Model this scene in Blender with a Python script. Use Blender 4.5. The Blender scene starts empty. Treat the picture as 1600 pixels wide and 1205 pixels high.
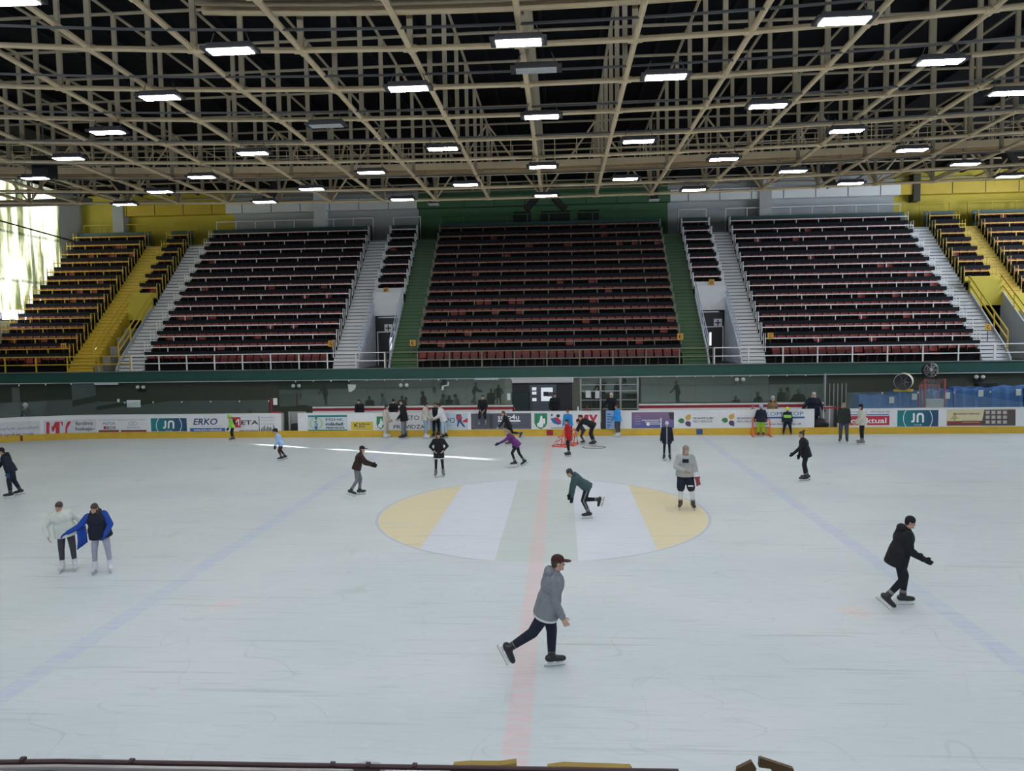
import bpy, bmesh, math, random
import numpy as np
from mathutils import Vector, Matrix
random.seed(7)
S = bpy.context.scene
COL = S.collection
D = bpy.data
PI = math.pi
V = Vector

# ------------------------------------------------------------------ camera
F = 1120.1
CP = V((.575, -19.5465, 4.8343))
yaw, pitch, roll = .0687, .0679, -.0153
FW = V((-math.sin(yaw)*math.cos(pitch), math.cos(yaw)*math.cos(pitch), -math.sin(pitch)))
_r = V((math.cos(yaw), math.sin(yaw), 0)); _u = _r.cross(FW)
RT = _r*math.cos(roll)+_u*math.sin(roll); UP = -_r*math.sin(roll)+_u*math.cos(roll)
cam = D.cameras.new('camera'); cam.sensor_width = 36; cam.lens = F/1600*36; cam.clip_end = 300
co = D.objects.new('camera', cam); COL.objects.link(co)
m = Matrix((RT, UP, -FW)).transposed().to_4x4(); m.translation = CP
co.matrix_world = m
S.camera = co


def ray(x, y): return FW+RT*((x-800)/F)-UP*((y-602.5)/F)
def onY(x, y, Y):
    d = ray(x, y); return CP+d*((Y-CP.y)/d.y)
def onZ(x, y, z=0.):
    d = ray(x, y); return CP+d*((z-CP.z)/d.z)


# ------------------------------------------------------------------ helpers
def tag(o, label=None, cat=None, group=None, kind=None):
    if label: o['label'] = label
    if cat: o['category'] = cat
    if group: o['group'] = group
    if kind: o['kind'] = kind
    return o


def empty(name, loc=(0, 0, 0), label=None, cat=None, group=None, rz=0, kind=None):
    o = D.objects.new(name, None); COL.objects.link(o)
    o.location = loc; o.rotation_euler = (0, 0, rz); o.empty_display_size = .2
    return tag(o, label, cat, group, kind)


MATS = {}


def mat(name, col, rough=.6, metal=0., noise=.12, scale=6., spec=.5):
    if name in MATS: return MATS[name]
    m = D.materials.new(name); m.use_nodes = True
    nt = m.node_tree; b = nt.nodes['Principled BSDF']
    b.inputs['Roughness'].default_value = rough; b.inputs['Metallic'].default_value = metal
    b.inputs['Specular IOR Level'].default_value = spec
    if noise:
        tc = nt.nodes.new('ShaderNodeTexCoord'); n = nt.nodes.new('ShaderNodeTexNoise')
        n.inputs['Scale'].default_value = scale; n.inputs['Detail'].default_value = 4
        mr = nt.nodes.new('ShaderNodeMapRange'); mr.inputs['To Min'].default_value = 1-noise; mr.inputs['To Max'].default_value = 1+noise
        mx = nt.nodes.new('ShaderNodeVectorMath'); mx.operation = 'SCALE'; mx.inputs[0].default_value = col[:3]
        nt.links.new(tc.outputs['Object'], n.inputs['Vector']); nt.links.new(n.outputs['Fac'], mr.inputs['Value'])
        nt.links.new(mr.outputs['Result'], mx.inputs['Scale']); nt.links.new(mx.outputs['Vector'], b.inputs['Base Color'])
    else:
        b.inputs['Base Color'].default_value = (*col[:3], 1)
    m.diffuse_color = (*col[:3], 1)
    MATS[name] = m
    return m


def srgb(r, g, b):
    f = lambda c: (c/255/12.92) if c/255 <= .04045 else ((c/255+.055)/1.055)**2.4
    return (f(r), f(g), f(b))


class MB:
    def __init__(s): s.v = []; s.f = []
    def add(s, vs, fs):
        b = len(s.v); s.v += [tuple(p) for p in vs]; s.f += [tuple(b+i for i in q) for q in fs]
        return s
    def box(s, x0, x1, y0, y1, z0, z1):
        vs = [(x, y, z) for z in (z0, z1) for y in (y0, y1) for x in (x0, x1)]
        return s.add(vs, [(0, 2, 3, 1), (4, 5, 7, 6), (0, 1, 5, 4), (2, 6, 7, 3), (0, 4, 6, 2), (1, 3, 7, 5)])
    def obox(s, c, ax, ay, az):
        c, ax, ay, az = V(c), V(ax), V(ay), V(az)
        vs = [c+ax*i+ay*j+az*k for k in (-1, 1) for j in (-1, 1) for i in (-1, 1)]
        return s.add(vs, [(0, 2, 3, 1), (4, 5, 7, 6), (0, 1, 5, 4), (2, 6, 7, 3), (0, 4, 6, 2), (1, 3, 7, 5)])
    def tube(s, pts, r, n=8, rs=None):
        pts = [V(p) for p in pts]; N = len(pts); base = len(s.v); ref = None
        for i, p in enumerate(pts):
            t = (pts[min(i+1, N-1)]-pts[max(i-1, 0)]).normalized()
            if ref is None: ref = V((0, 0, 1)) if abs(t.z) < .9 else V((1, 0, 0))
            a = t.cross(ref)
            if a.length < 1e-4: a = t.cross(V((0, 1, 0)))
            a.normalize(); b = a.cross(t)
            rr = rs[i] if rs else r
            for k in range(n):
                an = 2*PI*(k+.5)/n; s.v.append(tuple(p+a*(rr*math.cos(an))+b*(rr*math.sin(an))))
        for i in range(N-1):
            for k in range(n):
                s.f.append((base+i*n+k, base+i*n+(k+1) % n, base+(i+1)*n+(k+1) % n, base+(i+1)*n+k))
        s.f.append(tuple(base+k for k in range(n))[::-1]); s.f.append(tuple(base+(N-1)*n+k for k in range(n)))
        return s
    def cap(s, p0, p1, r0, r1, n=10, flat=1., side=None):
        """tapered capsule; FLAT scales the radius along the direction across SIDE"""
        p0, p1 = V(p0), V(p1); t = (p1-p0)
        L = t.length; t = t/L if L > 1e-6 else V((0, 0, 1))
        a = V(side) if side is not None else (V((0, 0, 1)) if abs(t.z) < .9 else V((1, 0, 0)))
        a = (a-t*a.dot(t))
        if a.length < 1e-4: a = t.orthogonal()
        a.normalize(); b = t.cross(a)*flat
        rings = []
        for th in (-80, -45, 0): rings.append((p0+t*(r0*math.sin(math.radians(th))), r0*math.cos(math.radians(th))))
        for th in (0, 45, 80): rings.append((p1+t*(r1*math.sin(math.radians(th))), r1*math.cos(math.radians(th))))
        base = len(s.v)
        for c, r in rings:
            for k in range(n):
                an = 2*PI*k/n; s.v.append(tuple(c+a*(r*math.cos(an))+b*(r*math.sin(an))))
        R = len(rings)
        for i in range(R-1):
            for k in range(n):
                s.f.append((base+i*n+k, base+i*n+(k+1) % n, base+(i+1)*n+(k+1) % n, base+(i+1)*n+k))
        s.f.append(tuple(base+k for k in range(n))[::-1]); s.f.append(tuple(base+(R-1)*n+k for k in range(n)))
        return s
    def skirt(s, p0, p1, r0, r1, side, flat=.74, n=16):
        p0, p1 = V(p0), V(p1); t = (p1-p0).normalized(); a = V(side); a = (a-t*a.dot(t)).normalized(); b = t.cross(a)*flat; base = len(s.v)
        rings = [(p0, r0*.8), (p0+(p1-p0)*.08, r0), (p0+(p1-p0)*.94, r1), (p1, r1*.96)]
        for c, r in rings:
            for k in range(n): an = 2*PI*k/n; s.v.append(tuple(c+a*(r*math.cos(an))+b*(r*math.sin(an))))
        for i in range(3):
            for k in range(n): s.f.append((base+i*n+k, base+i*n+(k+1) % n, base+(i+1)*n+(k+1) % n, base+(i+1)*n+k))
        s.f.append(tuple(base+k for k in range(n))[::-1]); s.f.append(tuple(base+3*n+k for k in range(n)))
        return s
    def ell(s, c, ax, ay, az, n=12, m=8):
        c, ax, ay, az = V(c), V(ax), V(ay), V(az); base = len(s.v)
        s.v.append(tuple(c-az))
        for i in range(1, m):
            th = -PI/2+PI*i/m
            for k in range(n):
                an = 2*PI*k/n; s.v.append(tuple(c+(ax*math.cos(an)+ay*math.sin(an))*math.cos(th)+az*math.sin(th)))
        s.v.append(tuple(c+az)); top = len(s.v)-1
        for k in range(n): s.f.append((base, base+1+(k+1) % n, base+1+k)); s.f.append((top, top-n+k, top-n+(k+1) % n))
        for i in range(m-2):
            for k in range(n):
                q = base+1+i*n; s.f.append((q+k, q+(k+1) % n, q+n+(k+1) % n, q+n+k))
        return s
    def disc(s, c, ax, ay, n=24, th=.004):
        c, ax, ay = V(c), V(ax), V(ay); nz = ax.cross(ay).normalized()*th
        b = len(s.v)
        for o in (V((0, 0, 0)), nz):
            for k in range(n): s.v.append(tuple(c+o+ax*math.cos(2*PI*k/n)+ay*math.sin(2*PI*k/n)))
        s.f.append(tuple(b+k for k in range(n))[::-1]); s.f.append(tuple(b+n+k for k in range(n)))
        for k in range(n): s.f.append((b+k, b+(k+1) % n, b+n+(k+1) % n, b+n+k))
        return s
    def lathe(s, prof, c, axis, n=24):
        """PROF = [(r, h)] about AXIS from C"""
        c = V(c); t = V(axis).normalized(); a = t.orthogonal().normalized(); b = t.cross(a); base = len(s.v)
        for r, h in prof:
            for k in range(n): s.v.append(tuple(c+t*h+a*(r*math.cos(2*PI*k/n))+b*(r*math.sin(2*PI*k/n))))
        for i in range(len(prof)-1):
            for k in range(n):
                s.f.append((base+i*n+k, base+i*n+(k+1) % n, base+(i+1)*n+(k+1) % n, base+(i+1)*n+k))
        return s
    def prism(s, poly, axis0, axis1, o, ext):
        """polygon (a, b) in plane axis0/axis1 at O, extruded by EXT"""
        o, a, b, e = V(o), V(axis0), V(axis1), V(ext); n = len(poly)
        vs = [o+a*p+b*q for p, q in poly]+[o+a*p+b*q+e for p, q in poly]
        fs = [tuple(range(n))[::-1], tuple(range(n, 2*n))]+[(k, (k+1) % n, n+(k+1) % n, n+k) for k in range(n)]
        return s.add(vs, fs)
    def mesh(s, name, m):
        me = D.meshes.new(name); me.from_pydata(s.v, [], s.f); me.update()
        bm = bmesh.new(); bm.from_mesh(me); bmesh.ops.recalc_face_normals(bm, faces=bm.faces); bm.to_mesh(me); bm.free()
        if m: me.materials.append(m)
        return me
    def build(s, name, m, parent=None, smooth=False, loc=None):
        me = s.mesh(name, m)
        if smooth:
            for p in me.polygons: p.use_smooth = True
        o = D.objects.new(name, me); COL.objects.link(o)
        if loc is not None: o.location = loc
        if parent is not None: o.parent = parent
        return o


def put(name, me, parent=None, loc=(0, 0, 0), rz=0):
    o = D.objects.new(name, me); COL.objects.link(o); o.location = loc; o.rotation_euler = (0, 0, rz)
    if parent is not None: o.parent = parent
    return o


ORD = ['first', 'second', 'third', 'fourth', 'fifth', 'sixth', 'seventh', 'eighth', 'ninth', 'tenth', 'eleventh', 'twelfth', 'thirteenth', 'fourteenth', 'fifteenth', 'sixteenth', 'seventeenth', 'eighteenth', 'nineteenth', 'twentieth']

# ------------------------------------------------------------------ materials
M_tube = mat('truss_paint', (.72, .57, .36), .55, 0, .15, 3)
M_post = mat('post_paint', (.40, .33, .23), .6, 0, .12, 3)
M_deck = mat('roof_deck', (.006, .006, .008), .85, 0, .5, 1.2, .12)
M_tray = mat('cable_tray', (.13, .13, .135), .5, .3)
M_house = mat('lamp_housing', (.03, .03, .035), .5)
M_white = mat('white_paint', (.72, .73, .74), .5, 0, .08, 2)
M_whiterail = mat('white_rail', (.84, .82, .83), .45, 0, .1, 3)
M_yel = mat('yellow_paint', (.62, .43, .035), .5, 0, .15, 2)
M_yelwall = mat('yellow_wall', (.54, .44, .045), .7, 0, .15, 1)
M_green = mat('green_paint', (.055, .14, .045), .55, 0, .2, 2)
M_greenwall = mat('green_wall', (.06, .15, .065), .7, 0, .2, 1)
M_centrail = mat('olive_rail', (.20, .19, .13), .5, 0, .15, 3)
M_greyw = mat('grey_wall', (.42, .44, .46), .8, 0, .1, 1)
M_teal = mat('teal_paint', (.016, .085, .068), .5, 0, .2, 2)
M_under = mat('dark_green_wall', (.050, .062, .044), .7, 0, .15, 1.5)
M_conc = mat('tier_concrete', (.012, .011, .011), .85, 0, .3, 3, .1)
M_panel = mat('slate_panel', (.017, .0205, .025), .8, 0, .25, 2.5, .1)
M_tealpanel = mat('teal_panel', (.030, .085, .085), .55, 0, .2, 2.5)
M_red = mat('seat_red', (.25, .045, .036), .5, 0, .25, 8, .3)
M_shadedpan = mat('seat_shaded', (.006, .004, .004), .8, 0, .3, 8, .06)  # near-black pan colour, shade of the gaps under the rails painted in
M_black = mat('black', (.012, .012, .014), .5, 0, .1)
M_floor = mat('rubber_floor', (.05, .05, .05), .8)
M_board = mat('board_white', (.74, .75, .76), .4, 0, .06, 3)
M_kick = mat('kick_yellow', (.62, .40, .035), .45, 0, .2, 2.5)
M_cap = mat('red_cap', (.33, .015, .025), .45)
M_alu = mat('aluminium', (.42, .43, .44), .35, .6)
M_steel = mat('steel', (.6, .6, .62), .3, .8)
M_blue = mat('blue_tarp', (.06, .16, .42), .55, 0, .25, 3)
M_paper = mat('paper', (.75, .78, .8), .7)
M_speck = mat('speckled_wall', (.62, .66, .74), .8, 0, .45, 6)
M_orange = mat('orange_tube', (.80, .12, .02), .4)

gl = D.materials.new('protective_glass'); gl.use_nodes = True
nt = gl.node_tree; nt.nodes.clear()
o_ = nt.nodes.new('ShaderNodeOutputMaterial'); mx = nt.nodes.new('ShaderNodeMixShader')
tr = nt.nodes.new('ShaderNodeBsdfTransparent'); tr.inputs['Color'].default_value = (.93, .97, .95, 1)
gs = nt.nodes.new('ShaderNodeBsdfGlossy'); gs.inputs['Roughness'].default_value = .02; gs.inputs['Color'].default_value = (.85, .95, .9, 1)
mx.inputs[0].default_value = .085; nt.links.new(tr.outputs[0], mx.inputs[1]); nt.links.new(gs.outputs[0], mx.inputs[2]); nt.links.new(mx.outputs[0], o_.inputs[0])


def emis(name, col, st):
    m = D.materials.new(name); m.use_nodes = True; nt = m.node_tree; nt.nodes.clear()
    o = nt.nodes.new('ShaderNodeOutputMaterial'); e = nt.nodes.new('ShaderNodeEmission')
    e.inputs[0].default_value = (*col, 1); e.inputs[1].default_value = st; nt.links.new(e.outputs[0], o.inputs[0])
    return m


M_lamp = emis('lamp_diffuser', (1., .985, .97), 52.)
M_off = mat('lamp_off', (.55, .56, .56), .4)


# ------------------------------------------------------------------ ice
class NX:
    def __init__(s, nt): s.nt = nt
    def m(s, op, a, b=None, c=None):
        n = s.nt.nodes.new('ShaderNodeMath'); n.operation = op
        for i, q in enumerate((a, b, c)):
            if q is None: continue
            if isinstance(q, (int, float)): n.inputs[i].default_value = q
            else: s.nt.links.new(q, n.inputs[i])
        return n.outputs[0]
    def step(s, x, lo, hi):
        n = s.nt.nodes.new('ShaderNodeMapRange'); n.interpolation_type = 'SMOOTHSTEP'
        s.nt.links.new(x, n.inputs['Value']); n.inputs['From Min'].default_value = lo; n.inputs['From Max'].default_value = hi
        return n.outputs['Result']
    def mix(s, fac, a, b):
        n = s.nt.nodes.new('ShaderNodeMix'); n.data_type = 'RGBA'
        if isinstance(fac, (int, float)): n.inputs[0].default_value = fac
        else: s.nt.links.new(fac, n.inputs[0])
        for i, q in ((6, a), (7, b)):
            if isinstance(q, tuple): n.inputs[i].default_value = (*q[:3], 1)
            else: s.nt.links.new(q, n.inputs[i])
        return n.outputs[2]
    def noise(s, vec, sc, scale=(1, 1, 1), det=3, rot=0, dist=0):
        mp = s.nt.nodes.new('ShaderNodeMapping'); mp.inputs['Scale'].default_value = scale; mp.inputs['Rotation'].default_value = (0, 0, rot)
        s.nt.links.new(vec, mp.inputs[0]); n = s.nt.nodes.new('ShaderNodeTexNoise')
        n.inputs['Scale'].default_value = sc; n.inputs['Detail'].default_value = det; n.inputs['Distortion'].default_value = dist
        s.nt.links.new(mp.outputs[0], n.inputs['Vector']); return n.outputs['Fac']


im = D.materials.new('rink_ice'); im.use_nodes = True; nt = im.node_tree
b = nt.nodes['Principled BSDF']; X = NX(nt)
tc = nt.nodes.new('ShaderNodeTexCoord'); sx = nt.nodes.new('ShaderNodeSeparateXYZ'); P = tc.outputs['Object']
nt.links.new(P, sx.inputs[0]); px, py = sx.outputs[0], sx.outputs[1]
ax = X.m('ABSOLUTE', px)
rad = X.m('SQRT', X.m('ADD', X.m('MULTIPLY', px, px), X.m('MULTIPLY', py, py)))
wear = X.step(X.noise(P, 1.3, (.5, 5, 1), 5), .38, .62)
wear2 = X.step(X.noise(P, 3., (.35, 4, 1), 6), .35, .6)
cloud = X.noise(P, .35, (.6, 1, 1), 4)
col = X.mix(X.step(cloud, .35, .65), (.585, .655, .69), (.64, .70, .73))
inC = X.m('SUBTRACT', 1., X.step(rad, 4.42, 4.46))
band = lambda lo, hi, e=.02: X.m('MULTIPLY', X.step(ax, lo-e, lo+e), X.m('SUBTRACT', 1., X.step(ax, hi-e, hi+e)))
W = lambda k, base, amp: X.m('MULTIPLY', k, X.m('ADD', X.m('MULTIPLY', wear, amp), base))
col = X.mix(X.m('MULTIPLY', inC, band(.9, 2.7)), col, (.67, .72, .80))
col = X.mix(W(X.m('MULTIPLY', inC, X.m('SUBTRACT', 1., X.step(ax, .88, .92))), .65, .25), col, (.55, .62, .61))
col = X.mix(W(X.m('MULTIPLY', inC, X.step(ax, 2.68, 2.72)), .8, .2), col, (.745, .66, .43))
ring = X.m('MULTIPLY', X.step(rad, 4.44, 4.47), X.m('SUBTRACT', 1., X.step(rad, 4.50, 4.54)))
col = X.mix(X.m('MULTIPLY', X.m('MULTIPLY', ring, X.step(ax, .8, 1.6)), .55), col, (.42, .44, .55))
red = X.m('SUBTRACT', 1., X.step(ax, .13, .19))
col = X.mix(X.m('MULTIPLY', red, X.m('ADD', X.m('MULTIPLY', wear2, .34), .12)), col, (.84, .46, .47))
blu = X.m('SUBTRACT', 1., X.step(X.m('ABSOLUTE', X.m('SUBTRACT', ax, 7.15)), .14, .22))
col = X.mix(X.m('MULTIPLY', blu, X.m('ADD', X.m('MULTIPLY', wear2, .36), .11)), col, (.46, .51, .76))
sp = X.m('ADD', X.m('POWER', X.m('SUBTRACT', ax, 5.62), 2.), X.m('POWER', X.m('SUBTRACT', X.m('ABSOLUTE', py), 7.06), 2.))
col = X.mix(X.m('MULTIPLY', X.m('SUBTRACT', 1., X.step(X.m('SQRT', sp), .18, .36)), X.m('ADD', X.m('MULTIPLY', wear2, .22), .12)), col, (.9, .55, .50))
# skate marks: thin wandering lines
for sc, st, rot, w, k in ((.40, (1, 1, 1), .3, .0022, .20), (.6, (.5, 1.4, 1), 1.1, .003, .17), (.5, (.4, 1.7, 1), -.25, .0032, .18), (.45, (1.4, .6, 1), 2., .0024, .16)):
    n = X.noise(P, sc, st, 1, rot, 0)
    ln = X.m('SUBTRACT', 1., X.step(X.m('ABSOLUTE', X.m('SUBTRACT', n, .5)), w*.4, w))
    brk = X.step(X.noise(P, .7, (1, 1, 1), 2, rot+1), .45, .6)
    col = X.mix(X.m('MULTIPLY', X.m('MULTIPLY', ln, brk), k), col, (.30, .36, .37))
# straight cuts: long thin streaks in several directions
for rot, sc, k in ((.10, 1., .14), (-.32, .8, .17), (.6, .7, .16), (-.85, .8, .15), (1.3, .6, .14), (.25, 1.7, .15), (-.12, 2.6, .16), (.02, 3.5, .16)):
    n = X.noise(P, sc, (.30, 8, 1), 1, rot, 0)
    col = X.mix(X.m('MULTIPLY', X.step(n, .69, .76), k*2.0), col, (.36, .42, .43))
fine = X.step(X.noise(P, 5., (.25, 3, 1), 5), .52, .72)
col = X.mix(X.m('MULTIPLY', fine, .27), col, (.45, .50, .50))
sn = X.step(X.noise(P, 9., (.4, 2, 1), 5, .2), .58, .75)
col = X.mix(X.m('MULTIPLY', sn, .35), col, (.77, .82, .855))
nt.links.new(col, b.inputs['Base Color'])
b.inputs['Roughness'].default_value = .5; b.inputs['Specular IOR Level'].default_value = .16

YB = 15.05      # far boards
RC = 11.        # rounding of the far left corner
XC = -22.


def bend(x, off=0.):
    """arc-length position X along the far boards -> (X, Y); OFF towards the ice"""
    if x >= XC: return (x, YB-off)
    a = (XC-x)/RC
    return (XC-(RC-off)*math.sin(a), YB-RC+(RC-off)*math.cos(a))


ic = MB(); pts = [(31., -15), (31., YB)]+[bend(XC-q*.5) for q in range(0, 20)]+[(-32, 0), (-31., -15)]
ic.add([(x, y, 0) for x, y in pts], [tuple(range(len(pts)))])
tag(ic.build('ice_sheet', im), 'white rink ice with pale red and blue lines and a centre circle', 'ice', kind='structure')
fl = MB(); fl.box(-36, 36, -26, 32, -.3, -.02)
tag(fl.build('floor', M_floor), 'dark rubber floor around the ice', 'floor', kind='structure')

# ------------------------------------------------------------------ room shell
ZR = 15.45
tag(MB().box(-35, 35, -25, 32, ZR, ZR+.3).build('ceiling', M_deck), 'black roof deck above the steel grid', 'ceiling', kind='structure')
# corrugation ribs of the deck
rb = MB()
for i in range(-16, 17): rb.box(i*2.1-.06, i*2.1+.06, -12, 31, ZR-.16, ZR)
tag(rb.build('ceiling', mat('deck_rib', (.012, .012, .014), .85, 0, .1, 6., .12)), 'dark purlins under the roof deck', 'ceiling', kind='structure')
YBK = 31.
segs = [(-34, -22.6, M_yelwall, 'yellow'), (-22.6, -9.3, M_greyw, 'pale grey'), (-9.3, 8., M_greenwall, 'green'), (8., 23., M_greyw, 'light grey'), (23., 34.3, M_yelwall, 'mustard yellow')]
for a, c, mm, nm in segs:
    tag(MB().box(a, c, YBK, YBK+.3, 10., ZR+.2).build('wall_back', mm), nm+' stretch of back wall above the seats', 'wall', kind='structure')
wl = MB()     # left wall with a tall window
wl.box(-34.3, -34, -25, 14, 0, ZR+.2); wl.box(-34.3, -34, 14, 28.45, 0, 6.3); wl.box(-34.3, -34, 28.45, YBK, 0, ZR+.2)
tag(wl.build('wall_left', mat('end_wall', (.62, .67, .73), .8, 0, .1, 1)), 'grey end wall beside the curtained window', 'wall', kind='structure')
wr = MB(); wr.box(34, 34.3, -25, 8, 0, ZR+.2); wr.box(34, 34.3, 8, 27, 0, 7.0); wr.box(34, 34.3, 27, YBK+.3, 0, ZR+.2); wr.box(34, 34.3, 8, 27, 14.6, ZR+.2)
tag(wr.build('wall_right', M_greyw), 'grey end wall on the right', 'wall', kind='structure')
tag(MB().box(-35, 35, -25.3, -25, 0, 10.).box(-35, 35, -25.3, -25, 13., ZR+.2).box(-35, -29, -25.3, -25, 10, 13).box(29, 35, -25.3, -25, 10, 13).build('wall_front', mat('front_wall', (.12, .12, .12), .8)), 'dark wall behind the camera side', 'wall', kind='structure')
# window mullions
wm = MB()
for y in (14.1, 17, 19.6, 22.9, 25.7, 28.38): wm.box(-34.25, -34.05, y-.05, y+.05, 6.3, ZR)
for z in (6.35, 9.0, 12.): wm.box(-34.25, -34.05, 14, 28.4, z-.05, z+.05)
tag(wm.build('window_1', M_tray), 'tall steel-framed window in the left end wall', 'window', kind='structure')
wm = MB()
for y in (8.1, 12, 16, 20, 24, 26.9): wm.box(34.05, 34.25, y-.05, y+.05, 7, 14.6)
for z in (7.05, 10.5, 14.5): wm.box(34.05, 34.25, 8, 27, z-.05, z+.05)
tag(wm.build('added_window_2', M_tray), 'added unseen steel-framed window in the right end wall', 'window', kind='structure')  # unseen window, added to bring sky light in from the right

wm = MB()
for q in range(15): wm.box(-29+q*58/14-.06, -29+q*58/14+.06, -25.2, -25.1, 10, 13)
for z in (10.05, 11.5, 12.95): wm.box(-29, 29, -25.2, -25.1, z-.05, z+.05)
tag(wm.build('added_window_3', M_tray), 'added unseen band of high windows behind the camera', 'window', kind='structure')  # unseen windows, added to light the stand and roof from the front
# curtains: translucent, pleated
cm = D.materials.new('curtain_cloth'); cm.use_nodes = True; nt = cm.node_tree; nt.nodes.clear()
o_ = nt.nodes.new('ShaderNodeOutputMaterial'); mx = nt.nodes.new('ShaderNodeMixShader'); mx.inputs[0].default_value = .6
d_ = nt.nodes.new('ShaderNodeBsdfDiffuse'); t_ = nt.nodes.new('ShaderNodeBsdfTranslucent')
X2 = NX(nt); tc = nt.nodes.new('ShaderNodeTexCoord')
nn = X2.noise(tc.outputs['Object'], 1.2, (1, 2.2, .25), 5)
cc = X2.mix(X2.step(nn, .35, .68), (.03, .037, .014), (.38, .37, .26))  # bright parts and shaded folds put into the cloth colour
nt.links.new(cc, d_.inputs[0]); nt.links.new(cc, t_.inputs[0])
nt.links.new(d_.outputs[0], mx.inputs[1]); nt.links.new(t_.outputs[0], mx.inputs[2]); nt.links.new(mx.outputs[0], o_.inputs[0])


def curtain(y0, y1, z0f, z1, label, e0=None, e1=None):
    """E0 / E1 give how far each side edge is drawn at a height"""
    g = MB(); n = int((y1-y0)/.07); k = 40
    for i in range(n+1):
        for j in range(k+1):
            t = j/k; zb = z0f(y0+(y1-y0)*i/n); z = z1+(zb-z1)*t
            y = y0+(y1-y0)*i/n+(e0(z)*max(0, 1-i/10) if e0 else 0)
            ed = min(1, i/6, (n-i)/6)
            yy = y+.25*math.sin(y*1.1)*t*ed
            x = -33.75+(.11*math.sin(y*5.1+.6*math.sin(y*1.7+t*2))+.05*math.sin(y*13+2*t))*(.3+.7*ed)
            g.v.append((x, yy, z))
    for i in range(n):
        for j in range(k):
            q = i*(k+1)+j; g.f.append((q, q+1, q+k+2, q+k+1))
    return tag(g.build('curtain', cm, smooth=True), label, 'curtain')


gap = lambda z: 0. if 6.95 < z < 11.0 and not 8.0 < z < 8.5 else 1.  # slit shaped so the sun leaves one broken streak on the ice
curtain(20.62, 28.3, lambda y: 6.9+.9*max(0, math.sin((y-24.6)*1.5))*(1 if y < 27.6 else 0)+.1*math.sin(y*3) if y > 22.2 else 5.9, 15.4, 'sunlit pale green curtain hanging over the window in the end wall', lambda z: -.45*gap(z))
curtain(13.5, 20.32, lambda y: 5.9, 15.4, 'added unseen curtain over the part of the window next to the rink corner')  # unseen curtain, added to hold back the sun beside the slit
# bar across the curtain
tag(MB().tube([(-33.5, 22.3, 12.4), (-33.5, 31, 11.9)], .05).build('wall_cable', M_black), 'dark cable sagging across the curtain and the grey end wall', 'cable')

# ------------------------------------------------------------------ roof grid
MOD = 2.58; XO = -.25; YO = -2.66; ZL = 11.5; ZU = 15.0


def lift(x, y):
    d = max(y+19.55, 13.5); return .0033*(16.6/d)**2.2*x*x


NI = range(-12, 13); NJ = range(-2, 8); NJU = range(-2, 14)
gx = lambda i: XO+MOD*i
gy = lambda j: YO+MOD*j
roof = empty('roof_truss', (0, 0, 0), 'tan painted steel grid of tubes and posts under the black roof', 'roof truss')
low = lambda i, j: (gx(i), gy(j), ZL+lift(gx(i), gy(j)))
upp = lambda i, j: (gx(i), gy(j), ZU)


def chord(pts, r, ring):
    g = MB(); g.tube(pts, r, 8)
    for p, q in zip(pts, pts[1:]):
        p, q = V(p), V(q); t = (q-p).normalized()
        if ring: g.tube([p-t*.16, p+t*.16], r*1.28, 8)
    return g


for j in NJ: chord([low(i, j) for i in NI], .066, True).build('lower_chord', M_tube, roof)
for i in NI: chord([low(i, j) for j in NJ], .072, True).build('lower_chord', M_tube, roof)
for j in NJU: chord([upp(i, j) for i in NI], .05, False).build('upper_chord', M_post, roof)
for i in NI: chord([upp(i, j) for j in NJU], .05, False).build('upper_chord', M_post, roof)


def post(g, i, j):
    x, y, z = low(i, j); g.box(x-.065, x+.065, y-.04, y+.04, z, ZU)


allp = sorted(((j, abs(i)), i, j) for i in NI for j in NJ)
allp.sort(key=lambda q: (V(low(q[1], q[2]))-CP).length)
vis = [q for q in allp if abs((V(low(q[1], q[2]))-CP).dot(RT)/(V(low(q[1], q[2]))-CP).dot(FW)) < .74]
ids = set((q[1], q[2]) for q in vis[:100])
for _, i, j in vis[:100]:
    g = MB(); post(g, i, j); g.build('post', M_post, roof)
g = MB()
for _, i, j in allp:
    if (i, j) not in ids: post(g, i, j)
tag(g.build('post', M_post, roof), kind='stuff')
JE = 7
for i in NI:     # end struts from the last lower tube up to the roof over the seats
    g = MB(); g.tube([low(i, JE), (gx(i), gy(JE)+MOD, ZU)], .06)
    if i % 2 == 0 and i < 12:
        g.tube([low(i, JE), upp(i+1, JE)], .045); g.tube([upp(i+1, JE), low(min(i+2, 12), JE)], .045)
    g.build('diagonal_brace', M_tube, roof)

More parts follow.
